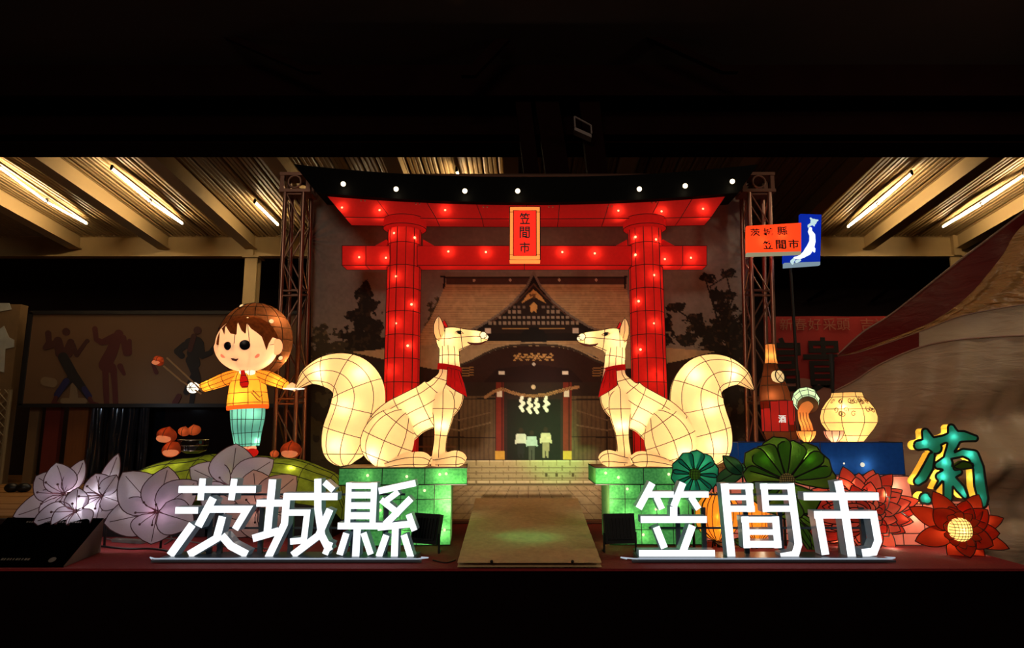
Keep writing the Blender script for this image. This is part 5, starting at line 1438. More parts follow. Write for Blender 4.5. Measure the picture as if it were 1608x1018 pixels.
# pink chrysanthemum
M_CHR = silk('coral_silk', (.72, .12, .065, 1), .20, .8, weave=14, var=.12)
M_CHD = silk('dark_coral_silk', (.54, .055, .03, 1), .15, .8, weave=14, var=.12)
t = thing('chrysanthemum_lantern', 'large coral pink chrysanthemum lantern with many pointed petals behind the last letter', 'flower', (P(1350, 800, 5.95).x, 6.05, 0))
cc = P(1348, 803, 6.0); n_ = 0
for lay, (cnt, rx, ry, wpx, yo, off, st_) in enumerate(((20, 92, 66, 24, -.02, 0, .42), (18, 78, 58, 24, -.08, .5, .35), (15, 62, 46, 22, -.14, .2, .28), (12, 44, 32, 19, -.18, .6, .2), (8, 26, 19, 15, -.22, .1, .05))):
    for i in range(cnt):
        a = 2 * math.pi * (i + off) / cnt + .07 * math.sin(i * 5 + lay); k = 1 + .10 * math.sin(i * 2.3 + lay)
        q = P(1348 + rx * k * math.cos(a), 803 - ry * k * math.sin(a), 6.0 + yo + .04); c0 = cc + Vector((0, yo, 0)); b = c0 + (q - c0) * st_
        petal(t, b, q, S(wpx, 6), CAMN(cc), M_CHR if (i + lay) % 3 else M_CHD, WIREK, cup=.35, bend=.10, shape='lance', wr=.0045, rib=False)
m = MB(); m.tube([cc, (cc.x, 6.1, .3), (cc.x, 6.1, 0)], .014, 6); part('stem', m, WIREK, t)
for x, y, yo, wt in ((1395, 777, -.14, .3), (1401, 855, -.08, .3), (1330, 760, -.02, .22), (1360, 775, -.04, .22), (1420, 810, 0, .2), (1385, 830, -.04, .22), (1320, 850, 0, .2)): bulb(P(x, y, 6.0 + yo + .02), wt, (1, .85, .55), .014, t)
# red lotus
M_LOT = silk('lotus_red_silk', (.46, .035, .010, 1), .10, .8, weave=14, var=.15)
flower('lotus_lantern', 'deep red lotus lantern with glowing yellow netted heart at the right stage end', 'flower', (1508, 834), 5.62,
       [(1465, 772, .05, 30), (1518, 786, .06, 30), (1537, 777, .07, 32), (1428, 797, .02, 28), (1576, 814, .04, 28), (1551, 801, .0, 34), (1437, 850, -.03, 30), (1585, 862, .02, 26), (1570, 838, -.04, 32), (1560, 857, -.10, 32), (1546, 886, -.04, 26), (1496, 888, -.02, 26), (1466, 800, -.06, 34, .2), (1524, 876, -.12, 28), (1490, 796, -.02, 30, .2)],
       M_LOT, mat('lotus_wire', rgb(60, 10, 8), .6), [(1508, 830, .10, .4), (1500, 812, .14, .2), (1480, 840, .12, .18), (1530, 848, .12, .18), (1535, 815, .12, .18)], None, None, .35, .12, 'oval', .004, .12)
lt = bpy.data.objects['lotus_lantern']; c = P(1508, 832, 5.50)
M_NET = silk('yellow_net_silk', (1.0, .66, .22, 1), .75, .8)
heart_ball(S(17.5, 5.5), M_NET, .75)(lt, c); bulb(c + Vector((-.01, -.04, 0)), .10, (1, .85, .5), .012, lt)
for k in range(12):
    a = 2 * math.pi * k / 12; e = c + Vector((math.cos(a) * .15, -.05, math.sin(a) * .14)); b = c + Vector((math.cos(a) * .06, .05, math.sin(a) * .06))
    petal(lt, b, e, .075, CAMN(c), M_LOT, MATS['lotus_wire'], cup=.3, bend=.1, shape='oval', wr=.003, rib=False)
# leaves
def leaf(px0, px1, w_, Y, label, mt=M_GRD, dy=-.05):
    b, q = P(px0[0], px0[1], Y), P(px1[0], px1[1], Y + dy)
    t = thing('leaf_lantern', label, 'leaf', Vector((b.x, Y, b.z)), 'green leaf lanterns among the flowers')
    petal(t, b, q, S(w_, Y), CAMN(b), mt, WIREK, cup=.25, bend=.08, shape='lance', wr=.005, name='leaf_blade')
    part('stalk', MB().tube([b, Vector((b.x, Y + .03, 0.0))], .008, 5), WIREK, t)
leaf((1166, 745), (1135, 716), 22, 6.0, 'dark green leaf pointing up left between the teal flower and the huge green flower')
leaf((1120, 762), (1180, 728), 24, 6.02, 'dark green leaf lying between the teal flower and the huge green flower')
leaf((1252, 818), (1287, 874), 14, 5.9, 'narrow light green leaf hanging down behind the right sign, nearest the last letter', M_GLF)
leaf((1252, 812), (1275, 872), 14, 5.92, 'narrow leaf behind the right leg of the middle letter', M_GLF)
leaf((1250, 806), (1298, 840), 12, 5.94, 'narrow leaf pointing right under the bar of the last letter', M_GLF)
leaf((1120, 850), (1190, 862), 16, 5.98, 'brownish leaf lying under the golden buds', silk('brown_leaf_silk', (.35, .13, .04, 1), .14, .7))
leaf((1150, 848), (1225, 870), 18, 5.96, 'olive leaf under the middle letter of the right sign', M_GLF)
leaf((1282, 842), (1250, 780), 30, 6.06, 'wide dark green leaf behind the middle letter', M_GRD)
# brush style chrysanthemum character
YJ = 6.02
t = thing('brush_character_lantern', 'teal brush style character lantern with yellow sides and black outline above the red lotus', 'sign', (P(1500, 800, YJ).x, YJ, .0))
Z = lambda pts: [(1380 + x / 3.917, 640 + y / 3.917, r / 3.917) for x, y, r in pts]
stk = [Z([(285, 152, 20), (308, 212, 38), (352, 250, 32)]), Z([(245, 233, 28), (330, 220, 32), (400, 195, 22), (460, 182, 34), (520, 178, 30), (590, 190, 17)]), Z([(445, 126, 20), (465, 188, 40), (452, 235, 30), (425, 290, 20), (402, 330, 10)]),
       Z([(325, 298, 18), (302, 370, 30), (268, 430, 30), (240, 455, 24)]), Z([(402, 325, 8), (450, 300, 14), (520, 278, 22), (580, 296, 32), (612, 370, 30), (622, 480, 34), (640, 560, 30), (640, 592, 24)]),
       Z([(365, 355, 22), (410, 345, 40)]), Z([(375, 425, 24), (440, 405, 40), (492, 398, 18)]), Z([(425, 400, 30), (425, 480, 26), (425, 556, 26)]), Z([(450, 440, 22), (500, 500, 25), (530, 545, 16)]), Z([(285, 560, 34), (300, 570, 24)]), Z([(385, 440, 12), (345, 500, 5)])]
M_BRT = silk('brush_teal_silk', (.012, .17, .14, 1), .16, .8, weave=8, var=.3); M_BRY = silk('brush_yellow_silk', (1.0, .58, .06, 1), .40, .8)
m = MB(); stk = [[(x, y, r * 1.08) for x, y, r in s_] for s_ in stk]
loops = blob(m, stk, YJ, .10, 1.0, 0, 1)
# front face keeps teal, back and sides yellow
part('character', m, [M_BRT, M_BRY], t)
m = MB(); 
for lp in loops: m.tube([p + Vector((0, -.002, 0)) for p in lp[::2]], .010, 6, loop=True)
part('outline', m, WIREK, t)
m = MB(); loops = blob(m, [Z([(470, 372, 14), (520, 355, 26), (565, 358, 16)])], YJ - .01, .05, 1.0); part('dot_stroke', m, silk('olive_stroke_silk', (.06, .12, .015, 1), .08, .7), t)
m = MB(); 
for lp in loops: m.tube([p + Vector((0, -.003, 0)) for p in lp[::2]], .008, 6, loop=True)
part('outline', m, WIREK, t)
m = MB()
for x in (430, 625): p = P(1380 + x / 3.917, 640 + 590 / 3.917, YJ + .1); m.tube([p, (p.x, YJ + .1, 0)], .014, 6)
part('post', m, WIREK, t)
for x, y, wt in ((280, 215, .3), (460, 180, .3), (560, 290, .34), (605, 430, .14), (405, 335, .34), (395, 425, .34), (525, 525, .2), (290, 555, .24), (240, 450, .12), (620, 560, .1)):
    p = P(1380 + x / 3.917, 640 + y / 3.917, YJ); bulb(p + Vector((0, .028, 0)), wt * .42, (1, 1, .85), .010, t); bulb(p + Vector((0, .07, 0)), wt * .10, (1, 1, .85), .012, t)
# ------------------------------------------------------------------ MAP SIGN ON A POLE
YM = 6.95
t = thing('map_sign', 'red and blue lit sign on a black pole with white island map and characters', 'sign', (P(1241, 600, YM).x, YM + .08, 0))
M_SR = silk('sign_red_face', (.86, .075, .015, 1), .75, .8, weave=4); M_SB = silk('sign_blue_face', (.006, .035, .42, 1), .55, .8, weave=4)
M_SC = glow('sign_edge', (.85, .75, .45, 1), .35)
def slab_px(px, Y, dep):
    q_ = [P(x, y, Y) for x, y in px]; return q_
m = MB(); q_ = slab_px([(1173, 397), (1258, 395), (1258, 350), (1173, 355)], YM - .10, .2)
m.prism(q_, (0, .05, 0)); part('red_box', m, M_SR, t)
m = MB(); q2 = slab_px([(1173, 402), (1258, 399), (1258, 395), (1173, 397)], YM - .10, .2); m.prism(q2, (0, .05, 0)); part('lower_edge', m, M_SC, t)
m = MB(); qb = slab_px([(1231, 413), (1288, 411), (1290, 337), (1257, 336), (1257, 392), (1231, 396)], YM + .01, .2); m.prism(qb, (0, .05, 0)); part('blue_box', m, M_SB, t)
m = MB(); q3 = slab_px([(1232, 420), (1288, 416), (1288, 411), (1232, 413)], YM + .01, .2); m.prism(q3, (0, .05, 0)); part('lower_edge', m, glow('sign_edge_blue', (.5, .7, .85, 1), .4), t)
W2 = lambda pts: [(1160 + x / 5.09, 240 + y / 5.09, r / 5.09) for x, y, r in pts]
m = MB()
blob(m, [W2([(600, 552, 24)]), W2([(600, 550, 14), (575, 522, 5)]), W2([(602, 545, 14), (632, 540, 6)]), W2([(590, 565, 12), (562, 580, 9), (560, 590, 7)]), W2([(600, 575, 8), (606, 584, 4)])], YM + .002, .008, .5)
part('map_island', m, glow('map_pale', (.62, .85, .86, 1), .9), t)
m = MB()
blob(m, [W2([(574, 606, 12), (572, 630, 16), (590, 660, 22), (590, 710, 24), (575, 755, 30), (552, 790, 30), (520, 820, 18)]), W2([(600, 770, 14), (606, 790, 6)]), W2([(530, 800, 16), (500, 830, 16), (470, 838, 12), (448, 840, 8)])], YM + .002, .008, .5)
part('map_island', m, glow('map_white', (.95, 1, 1, 1), 1.3), t)
m = MB(); blob(m, [W2([(490, 858, 9), (465, 868, 12)])], YM + .002, .008, .5); part('map_island', m, glow('map_pale', (.62, .85, .86, 1), .9), t)
m = MB(); blob(m, [W2([(440, 855, 12), (428, 868, 14), (432, 886, 7)])], YM + .002, .008, .5); part('map_island', m, glow('map_pale', (.62, .85, .86, 1), .9), t)
M_TXT = mat('dark_sign_paint', rgb(34, 6, 8), .5)
m = MB()
for chx, bxx in (('茨', (1179, 359, 1193, 371)), ('城', (1199, 358, 1214, 370)), ('縣', (1221, 356, 1236, 369)), ('笠', (1199, 378, 1213, 391)), ('間', (1219, 377, 1234, 391)), ('市', (1239, 376, 1254, 390))):
    glyph(m, chx, bxx, YM - .104, .006, .008 if chx in '茨城縣' else .016, res=1)
part('lettering', m, M_TXT, t)
pb = P(1241, 417, YM + .08); m = MB(); m.tube([(pb.x, YM + .08, .012), (pb.x, YM + .08, pb.z)], .016, 10); m.tube([(pb.x, YM + .08, 1.3), (pb.x, YM + .08, 1.36)], .027, 10); part('pole', m, WIREK, t, True)
m = MB(); m.tube([P(1275, 400, YM + .07), P(1232, 408, YM + .07)], .012, 6); m.tube([P(1280, 362, YM + .07), P(1200, 364, YM - .03)], .012, 6); part('bracket', m, WIREK, t)
m = MB(); m.box((pb.x - .15, YM - .02, .0), (pb.x + .15, YM + .18, .014)); part('foot_plate', m, WIREK, t)
for x, y, wt, yo in ((1195, 380, .10, -.05), (1225, 372, .12, -.05), (1272, 360, .12, .08), (1270, 395, .14, .08), (1245, 405, .06, .08)): bulb(P(x, y, YM + yo), wt, (1, .95, .85), .02, t)

# ------------------------------------------------------------------ FLOODLIGHTS AND BLACK INFO PANEL
M_FL = mat('black_floodlight', rgb(12, 12, 13), .5)
def flood(px, Y, label, rot):
    b = P(px, 870, Y); t = thing('stage_floodlight', label, 'floodlight', (b.x, Y, 0), 'black floodlights facing the backdrop')
    R = Matrix.Translation(Vector((b.x, Y, .16))) @ Matrix.Rotation(rot, 4, 'Z') @ Matrix.Rotation(math.radians(-14), 4, 'X')
    m = MB(); m.box((-.13, -.02, -.09), (.13, .03, .15)); m.box((-.11, -.035, -.06), (.11, -.02, .12))
    m.v = [R @ v for v in m.v]; part('housing', m, M_FL, t)
    m = MB()
    for k in range(7):
        f_ = MB(); f_.box((-.10 + k * .03, -.05, -.05), (-.095 + k * .03, -.035, .11)); m.add(f_.v, f_.f)
    m.v = [R @ v for v in m.v]; part('cooling_fin', m, M_FL, t, kind='stuff')
    for sx in (-.135, .135):
        part('stand_leg', MB().tube([R @ Vector((sx, 0, .0)), Vector((b.x + sx * math.cos(rot), Y + sx * math.sin(rot), .006)), Vector((b.x + sx * math.cos(rot), Y + .1 + sx * math.sin(rot), .006))], .009, 6), M_FL, t)
    m = MB(); g = MB(); g.box((-.12, .03, -.08), (.12, .034, .14)); m.v = [R @ v for v in g.v]; m.f = g.f; m.m = g.m; part('lens_glass', m, mat('floodlight_glass', rgb(60, 120, 80), .1), t)
    return t
flood(974, 5.75, 'black floodlight seen from behind, between the ramp and the right character sign', math.radians(8))
flood(668, 5.75, 'black floodlight at the right end of the left character sign', math.radians(-28))
def spot(loc, tgt, e, col, size=50, blend=.6, r=.05):
    l = bpy.data.lights.new('flood_and_fill_beam', 'SPOT'); l.energy = e; l.color = col; l.spot_size = math.radians(size); l.spot_blend = blend; l.shadow_soft_size = r
    o = bpy.data.objects.new('flood_and_fill_beam', l); COL.objects.link(o); o.location = loc
    o.rotation_euler = (Vector(tgt) - Vector(loc)).to_track_quat('-Z', 'Y').to_euler()
spot((P(946, 870, 5.85).x, 5.86, .22), P(872, 690, 7.6), 150, (.10, 1.0, .26), 34, 1.0)
spot((P(946, 870, 5.85).x, 5.83, .42), Pz(738, 862, .05), 9, (.15, 1.0, .35), 50, 1.0)  # added green beam in place of pedestal glow on the left ramp edge
spot((P(712, 870, 5.85).x, 5.83, .42), Pz(926, 858, .05), 9, (.15, 1.0, .35), 50, 1.0)  # same added green beam for the right ramp edge
spot((P(946, 870, 5.85).x, 5.86, .26), P(900, 600, 7.6), 95, (1.0, .80, .58), 95, .9)
spot((P(706, 870, 5.85).x, 5.86, .26), P(750, 600, 7.6), 95, (1.0, .80, .58), 95, .9)

# black info panel at the front left corner
t = thing('info_panel', 'black sloping information panel with faint white lines at the left front corner of the stage', 'panel', (P(80, 890, 5.2).x, 5.2, 0))
A = P(-60, 889, 5.13); B = P(100, 888, 5.13); C_ = P(163, 814, 5.75); D_ = P(12, 813, 5.75)
A.z = B.z = .012
m = MB(); m.add([A, B, C_, D_] + [Vector((v.x, v.y, .003)) for v in (A, B, C_, D_)], [(0, 1, 2, 3), (7, 6, 5, 4), (0, 4, 5, 1), (3, 2, 6, 7), (0, 3, 7, 4)], 0); m.add([B, C_, Vector((C_.x, C_.y, .003)), Vector((B.x, B.y, .003))], [(0, 3, 2, 1)], 1)
part('panel_body', m, [mat('black_gloss_panel', rgb(3, 3, 3), .9, spec=.0), mat('grey_panel_side', rgb(92, 76, 66), .7)], t)
nrm = (B - A).cross(D_ - A).normalized(); nrm = nrm if nrm.z > 0 else -nrm
def onp(u, v): return A.lerp(B, u).lerp(D_.lerp(C_, u), v) + nrm * .003
M_PRT = mat('faint_grey_print', rgb(86, 80, 78), .6)
rl = random.Random(5)
for v_, u0, u1, hgt, nseg in ((.88, .24, .82, .030, 22), (.10, .33, .62, .040, 10)):
    m = MB()
    for k in range(nseg):
        a = u0 + (u1 - u0) * k / nseg; b = a + (u1 - u0) / nseg * rl.uniform(.45, .8)
        m.add([onp(a, v_), onp(b, v_), onp(b, v_ + hgt), onp(a, v_ + hgt)], [(0, 1, 2, 3)])
    part('print_line', m, M_PRT, t, kind='stuff')
m = MB(); m.add([onp(.84 + .035 * math.cos(a * math.pi / 8), .11 + .05 * math.sin(a * math.pi / 8)) for a in range(16)], [tuple(range(16))]); part('print_emblem', m, M_PRT, t)

# cables and tray on the stage at left
M_CAB = mat('pale_cable', rgb(96, 90, 84), .6)
def cable(pts, label, r=.006, mt=M_CAB):
    q_ = [Pz(x, y, r) for x, y in pts]
    single('cable', MB().tube([Vector(p) for p in crom([tuple(v) for v in q_], 5)], r, 6), mt, label, 'cable', (q_[0].x, q_[0].y, 0), True)
cable([(165, 846), (190, 850), (232, 851), (262, 846), (300, 851), (350, 858), (420, 862)], 'pale cable lying behind the left sign under the mauve flowers')
cable([(160, 858), (200, 862), (240, 862), (285, 868), (330, 866)], 'black cable along the stage in front of the mauve flowers', .008, WIREK)
cable([(252, 843), (262, 838), (270, 846), (258, 855)], 'short looped cable end beside the large mauve flower')
cable([(905, 808), (915, 816), (922, 822), (935, 820), (948, 822)], 'thin pale cable behind the ramp, beside the right pedestal', .005)
cable([(680, 880), (700, 884), (715, 880)], 'black cable between the left sign and the ramp', .005, WIREK)
m = MB(); a = Pz(175, 852, 0); b = Pz(222, 855, 0); m.hexa([Vector((a.x, a.y, .002)), Vector((b.x, b.y, .002)), Vector((b.x, b.y, .03)), Vector((a.x, a.y, .03)), Vector((a.x, a.y + .07, .002)), Vector((b.x, b.y + .07, .002)), Vector((b.x, b.y + .07, .03)), Vector((a.x, a.y + .07, .03))])
single('power_strip', m, M_CAB, 'flat grey power strip on the carpet below the mauve flowers', 'power strip', (a.x, a.y, 0))

# ------------------------------------------------------------------ TENT
def tentmat(name, c1, rough, spec, var, bump, sc):
    m = bpy.data.materials.new(name); m.use_nodes = True; nt = m.node_tree; b = nt.nodes['Principled BSDF']
    tc = nt.nodes.new('ShaderNodeTexCoord'); mp = nt.nodes.new('ShaderNodeMapping'); mp.inputs['Rotation'].default_value = (0, math.radians(24), 0); mp.inputs['Scale'].default_value = (.7, 1, 3.2)
    nz = nt.nodes.new('ShaderNodeTexNoise'); nz.inputs['Scale'].default_value = sc; nz.inputs['Detail'].default_value = 5; nz.inputs['Distortion'].default_value = .6
    nt.links.new(tc.outputs['Object'], mp.inputs[0]); nt.links.new(mp.outputs[0], nz.inputs[0])
    mx = nt.nodes.new('ShaderNodeMix'); mx.data_type = 'RGBA'; mx.inputs[6].default_value = tuple(c * (1 - var) for c in c1[:3]) + (1,); mx.inputs[7].default_value = tuple(min(1, c * (1 + var)) for c in c1[:3]) + (1,)
    nt.links.new(nz.outputs[0], mx.inputs[0]); nt.links.new(mx.outputs[2], b.inputs['Base Color'])
    b.inputs['Roughness'].default_value = rough; b.inputs['Specular IOR Level'].default_value = spec
    bp = nt.nodes.new('ShaderNodeBump'); bp.inputs['Strength'].default_value = bump; bp.inputs['Distance'].default_value = .05
    nt.links.new(nz.outputs[0], bp.inputs['Height']); nt.links.new(bp.outputs[0], b.inputs['Normal'])
    return m
M_TG = tentmat('grey_tent_canvas', rgb(168, 148, 124), .5, .35, .10, .5, 3.0)
M_TS = tentmat('gold_sheen_canvas', rgb(196, 150, 92), .28, 1.0, .2, 1.0, 7.0)  # grey canvas tinted gold, reflected tube light put into its colour
M_TR = tentmat('dark_red_tent_canvas', rgb(96, 16, 14), .5, .4, .2, .5, 3.0)
tent = thing('tent', 'large grey canvas tent with dark red trim at the right edge', 'tent', (P(1480, 890, 6.9).x, 6.9, 0))
def pl(pts, n=40):
    """resample pixel polyline with depth"""
    pts = crom([tuple(p) for p in pts], 8); d = [0]
    for a, b in zip(pts[:-1], pts[1:]): d.append(d[-1] + math.hypot(b[0] - a[0], b[1] - a[1]))
    d = np.array(d) / d[-1]; A_ = np.array(pts)
    u = np.linspace(0, 1, n + 1); return [tuple(np.interp(u, d, A_[:, k]) for k in range(A_.shape[1]))][0]
def ruled(name, top, bot, mt, nu=60, nv=20, wr_=.0, thick=.012, fn=None):
    T_ = pl(top, nu); B_ = pl(bot, nu)
    def f(u, v, off=0):
        i = u * nu; i0 = min(int(round(i)), nu)
        a = P(T_[0][i0], T_[1][i0], T_[2][i0]); b = P(B_[0][i0], B_[1][i0], B_[2][i0])
        p = a.lerp(b, v)
        if fn: p = p + Vector((0, fn(u, v), 0))
        return p + Vector((0, off, 0))
    m = MB(); m.grid(lambda u, v: f(u, v), nu, nv); m.grid(lambda u, v: f(u, v, thick), nu, nv)
    return part(name, m, mt, tent, 'all', fixn=False)
e_top = [(1316, 557, 8.4), (1353, 523, 8.2), (1404, 490, 7.9), (1504, 411, 7.2), (1606, 334, 6.6), (1720, 245, 6.0)]
e_low = [(1316, 560, 8.2), (1353, 549, 8.0), (1434, 518, 7.6), (1471, 501, 7.4), (1521, 464, 7.1), (1572, 404, 6.8), (1610, 350, 6.5), (1740, 250, 6.0)]
ruled('red_roof_trim', e_top, e_low, M_TR, 60, 8)
seam1 = [(1316, 561, 8.2), (1360, 550, 7.95), (1444, 521, 7.5), (1504, 498, 7.2), (1560, 486, 7.0), (1620, 476, 6.8), (1760, 452, 6.4)]
ruled('shiny_roof_panel', e_low, seam1, M_TS, 90, 30, fn=lambda u, v: .03 * math.sin(u * 30 + v * 9) * math.sin(math.pi * v) + .015 * math.sin(u * 75 - v * 22))
red2 = [(1311, 614, 8.1), (1345, 596, 7.9), (1380, 573, 7.7), (1443, 546, 7.4), (1500, 534, 7.15), (1560, 529, 7.0), (1620, 526, 6.8), (1760, 516, 6.4)]
t1 = [(1311, 561, 8.2), (1350, 553, 8.0), (1443, 522, 7.5)]
ruled('red_skirt_flap', t1, [(1311, 614, 8.1), (1345, 596, 7.9), (1380, 573, 7.7), (1443, 546, 7.4)], M_TR, 30, 8)
ruled('canvas_band', [(1443, 522, 7.5), (1504, 499, 7.2), (1560, 487, 7.0), (1620, 477, 6.8), (1760, 453, 6.4)], [(1443, 546, 7.4), (1500, 534, 7.15), (1560, 529, 7.0), (1620, 526, 6.8), (1760, 516, 6.4)], M_TG, 40, 10, fn=lambda u, v: .02 * math.sin(math.pi * v))
def drape(u, v):
    s_ = v
    return (.10 * math.exp(-((v - .18 - .30 * (1 - u)) / .10) ** 2) - .09 * math.exp(-((v - .34 - .28 * (1 - u)) / .08) ** 2) + .07 * math.exp(-((v - .55 - .1 * u) / .07) ** 2) - .05 * math.exp(-((v - .78 + .1 * u) / .09) ** 2) + .035 * math.sin(u * 17 + v * 6) * v + .012 * math.sin(u * 50 + 7 * v)) * math.sin(math.pi * min(1, v * 1.02)) ** .4
gz = [P(x, 900, y).x for x, y in ((1311, 8.1), (1760, 6.4))]
bot_ = []
for x, y, d in red2:
    # foot of the drape on the ground line at the stage side
    yb_ = 893 if x > 1560 else 870
    bot_.append((x, 1018 - 90 * 0 if False else yb_, d))
# drape falls to below stage level at its own depth
def foot(x, d):
    lo, hi = 700, 1400
    for _ in range(30):
        mid = (lo + hi) / 2
        if P(x, mid, d).z > (-.89): lo = mid
        else: hi = mid
    return lo
bot_ = [(x, foot(x, max(d, 7.0) + (.25 if x < 1400 else 0)), max(d, 7.0) + (.25 if x < 1400 else 0)) for x, y, d in red2]
red3 = [(x, y, max(d, 6.6)) for x, y, d in red2]
ruled('canvas_drape', red2, [(x, y, 8.4 if d > 7.6 else 8.3) for x, y, d in [(q_[0], foot(q_[0], 8.3), 8.3) for q_ in red2]] if False else bot_, M_TG, 90, 70, fn=lambda u, v: 2.6 * drape(u, v))
m = MB(); 
for line_, r in ((red2, .010), (e_top, .012), (seam1, .006)):
    T_ = pl(line_, 50); m = MB(); m.tube([P(T_[0][i], T_[1][i], T_[2][i]) + Vector((0, -.012, 0)) for i in range(51)], r, 6); part('seam', m, mat('tent_piping', rgb(150, 120, 104), .4), tent, True)
m = MB(); pr_ = P(1311, 600, 8.15); m.tube([(pr_.x, 8.2, -.9), (pr_.x, 8.2, P(1311, 556, 8.2).z)], .03, 8); part('tent_pole', m, WIREK, tent)

# ------------------------------------------------------------------ RED FESTIVAL BANNER BEHIND AT RIGHT
YR = 13.4
t = thing('festival_banner', 'dark red banner with large black brush characters behind the bottle and vase lanterns', 'banner', (P(1290, 690, YR).x, YR, -.06))
a, b = P(1214, 700, YR), P(1440, 497, YR)
m = MB(); nU = 30
m.grid(lambda u, v: Vector((a.x + (b.x - a.x) * u, YR + .02 * math.sin(u * 14), a.z + (b.z - a.z) * v)), 40, 10)
part('banner_cloth', m, mat('banner_red_cloth', rgb(150, 24, 20), .7, var=.2, scale=1.5, emit=.0), t, 'all', fixn=False)
m = MB()
for x, yy in ((1220, 0), (1425, 0)): p = P(x, 600, YR + .05); m.tube([(p.x, YR + .06, -.06), (p.x, YR + .06, b.z)], .03, 6)
part('banner_frame', m, WIREK, t)
m = MB(); w0 = [P(x, y, YR - .03) for x, y in ((1214, 596), (1262, 594), (1310, 604), (1360, 612), (1440, 610), (1440, 700), (1214, 700))]
m.prism(w0, (0, .005, 0)); part('banner_pale_field', m, mat('banner_pale', rgb(150, 96, 84), .8, var=.2, scale=1.0), t)
m = MB()
for chx, x in (('新', 1225), ('春', 1247), ('好', 1270), ('采', 1293), ('頭', 1315), ('吉', 1352), ('祥', 1374)):
    glyph(m, chx, (x, 500, x + 19, 519), YR - .04, .004, .0, res=1)
part('lettering', m, mat('banner_pale_print', rgb(150, 84, 66), .8), t, label='row of small pale characters')
m = MB()
glyph(m, '富', (1205, 530, 1256, 618), YR - .045, .004, .014, res=2); glyph(m, '貴', (1264, 530, 1326, 620), YR - .045, .004, .014, res=2)
part('lettering', m, mat('banner_black_print', rgb(16, 8, 8), .8), t, label='two large black characters')

# ------------------------------------------------------------------ MURAL BOARD AND SHOPFRONT BEHIND AT LEFT
YW = 13.0
t = thing('mural_board', 'long dim board painted with three dancing figures behind the child lantern', 'mural', (P(260, 637, YW).x, YW, P(260, 650, YW).z))
a, b = P(34, 637, YW), P(486, 491, YW)
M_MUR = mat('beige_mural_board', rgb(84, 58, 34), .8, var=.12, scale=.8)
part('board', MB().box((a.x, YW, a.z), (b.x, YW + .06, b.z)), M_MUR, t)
m = MB()
for z in (a.z, b.z): m.box((a.x - .04, YW - .03, z - .035), (b.x, YW + .1, z + .035))
m.box((a.x - .06, YW - .03, a.z), (a.x + .02, YW + .1, b.z)); part('board_frame', m, WIREK, t)
MUR = {'m': mat('mural_maroon', rgb(52, 18, 12), .8, var=.1), 'r': mat('mural_red', rgb(62, 16, 12), .8, var=.1), 'k': mat('mural_black', rgb(18, 11, 12), .8, var=.1), 'b': mat('mural_blue', rgb(24, 20, 60), .8, var=.1), 'w': mat('mural_pale', rgb(104, 84, 60), .8, var=.1)}
Q4 = lambda pts: [(x / 4.2417, 460 + y / 4.2417, r / 4.2417) for x, y, r in pts]
layer = [0]
def mur(parts_, label):
    f = None
    for i, (k, stks) in enumerate(parts_):
        m = MB(); blob(m, [Q4(s_) for s_ in stks], YW - .008 - .004 * i - .001 * layer[0], .008, .8)
        part('painted_figure', m, MUR[k], t, label=label + {'m': ' dark parts', 'r': ' red parts', 'k': ' black parts', 'b': ' blue trouser ends', 'w': ' pale patch'}[k])
    layer[0] += 1
mur([('w', [[(300, 590, 30), (350, 600, 30)], [(420, 720, 18), (560, 720, 20)], [(490, 620, 20), (490, 720, 30)]]),
     ('m', [[(440, 260, 26)], [(320, 270, 20), (325, 330, 18), (300, 365, 16), (385, 330, 26)], [(385, 320, 28), (400, 400, 34), (450, 400, 34), (470, 330, 24)], [(480, 350, 22), (510, 415, 14), (570, 330, 12), (580, 320, 14)]]),
     ('k', [[(420, 430, 34), (480, 540, 34), (590, 690, 22)], [(480, 560, 24), (400, 650, 22), (378, 680, 20)]]), ('b', [[(440, 590, 22), (380, 680, 20)], [(560, 640, 18), (592, 690, 20)]]), ('r', [[(372, 700, 14), (355, 735, 14), (390, 738, 8)], [(598, 705, 14), (612, 735, 14), (650, 738, 7)]])], 'striding figure at the left of the mural')
mur([('r', [[(790, 275, 30), (740, 400, 40), (700, 480, 44), (740, 500, 34)], [(760, 300, 30), (680, 330, 20), (640, 310, 16), (632, 240, 18)], [(700, 510, 20), (705, 640, 20), (710, 740, 18)], [(755, 510, 22), (765, 640, 18), (770, 740, 18)], [(820, 300, 20), (840, 400, 22), (860, 400, 18), (862, 320, 14)], [(800, 490, 20), (825, 540, 12)]])], 'raised arm figure in a long red coat')
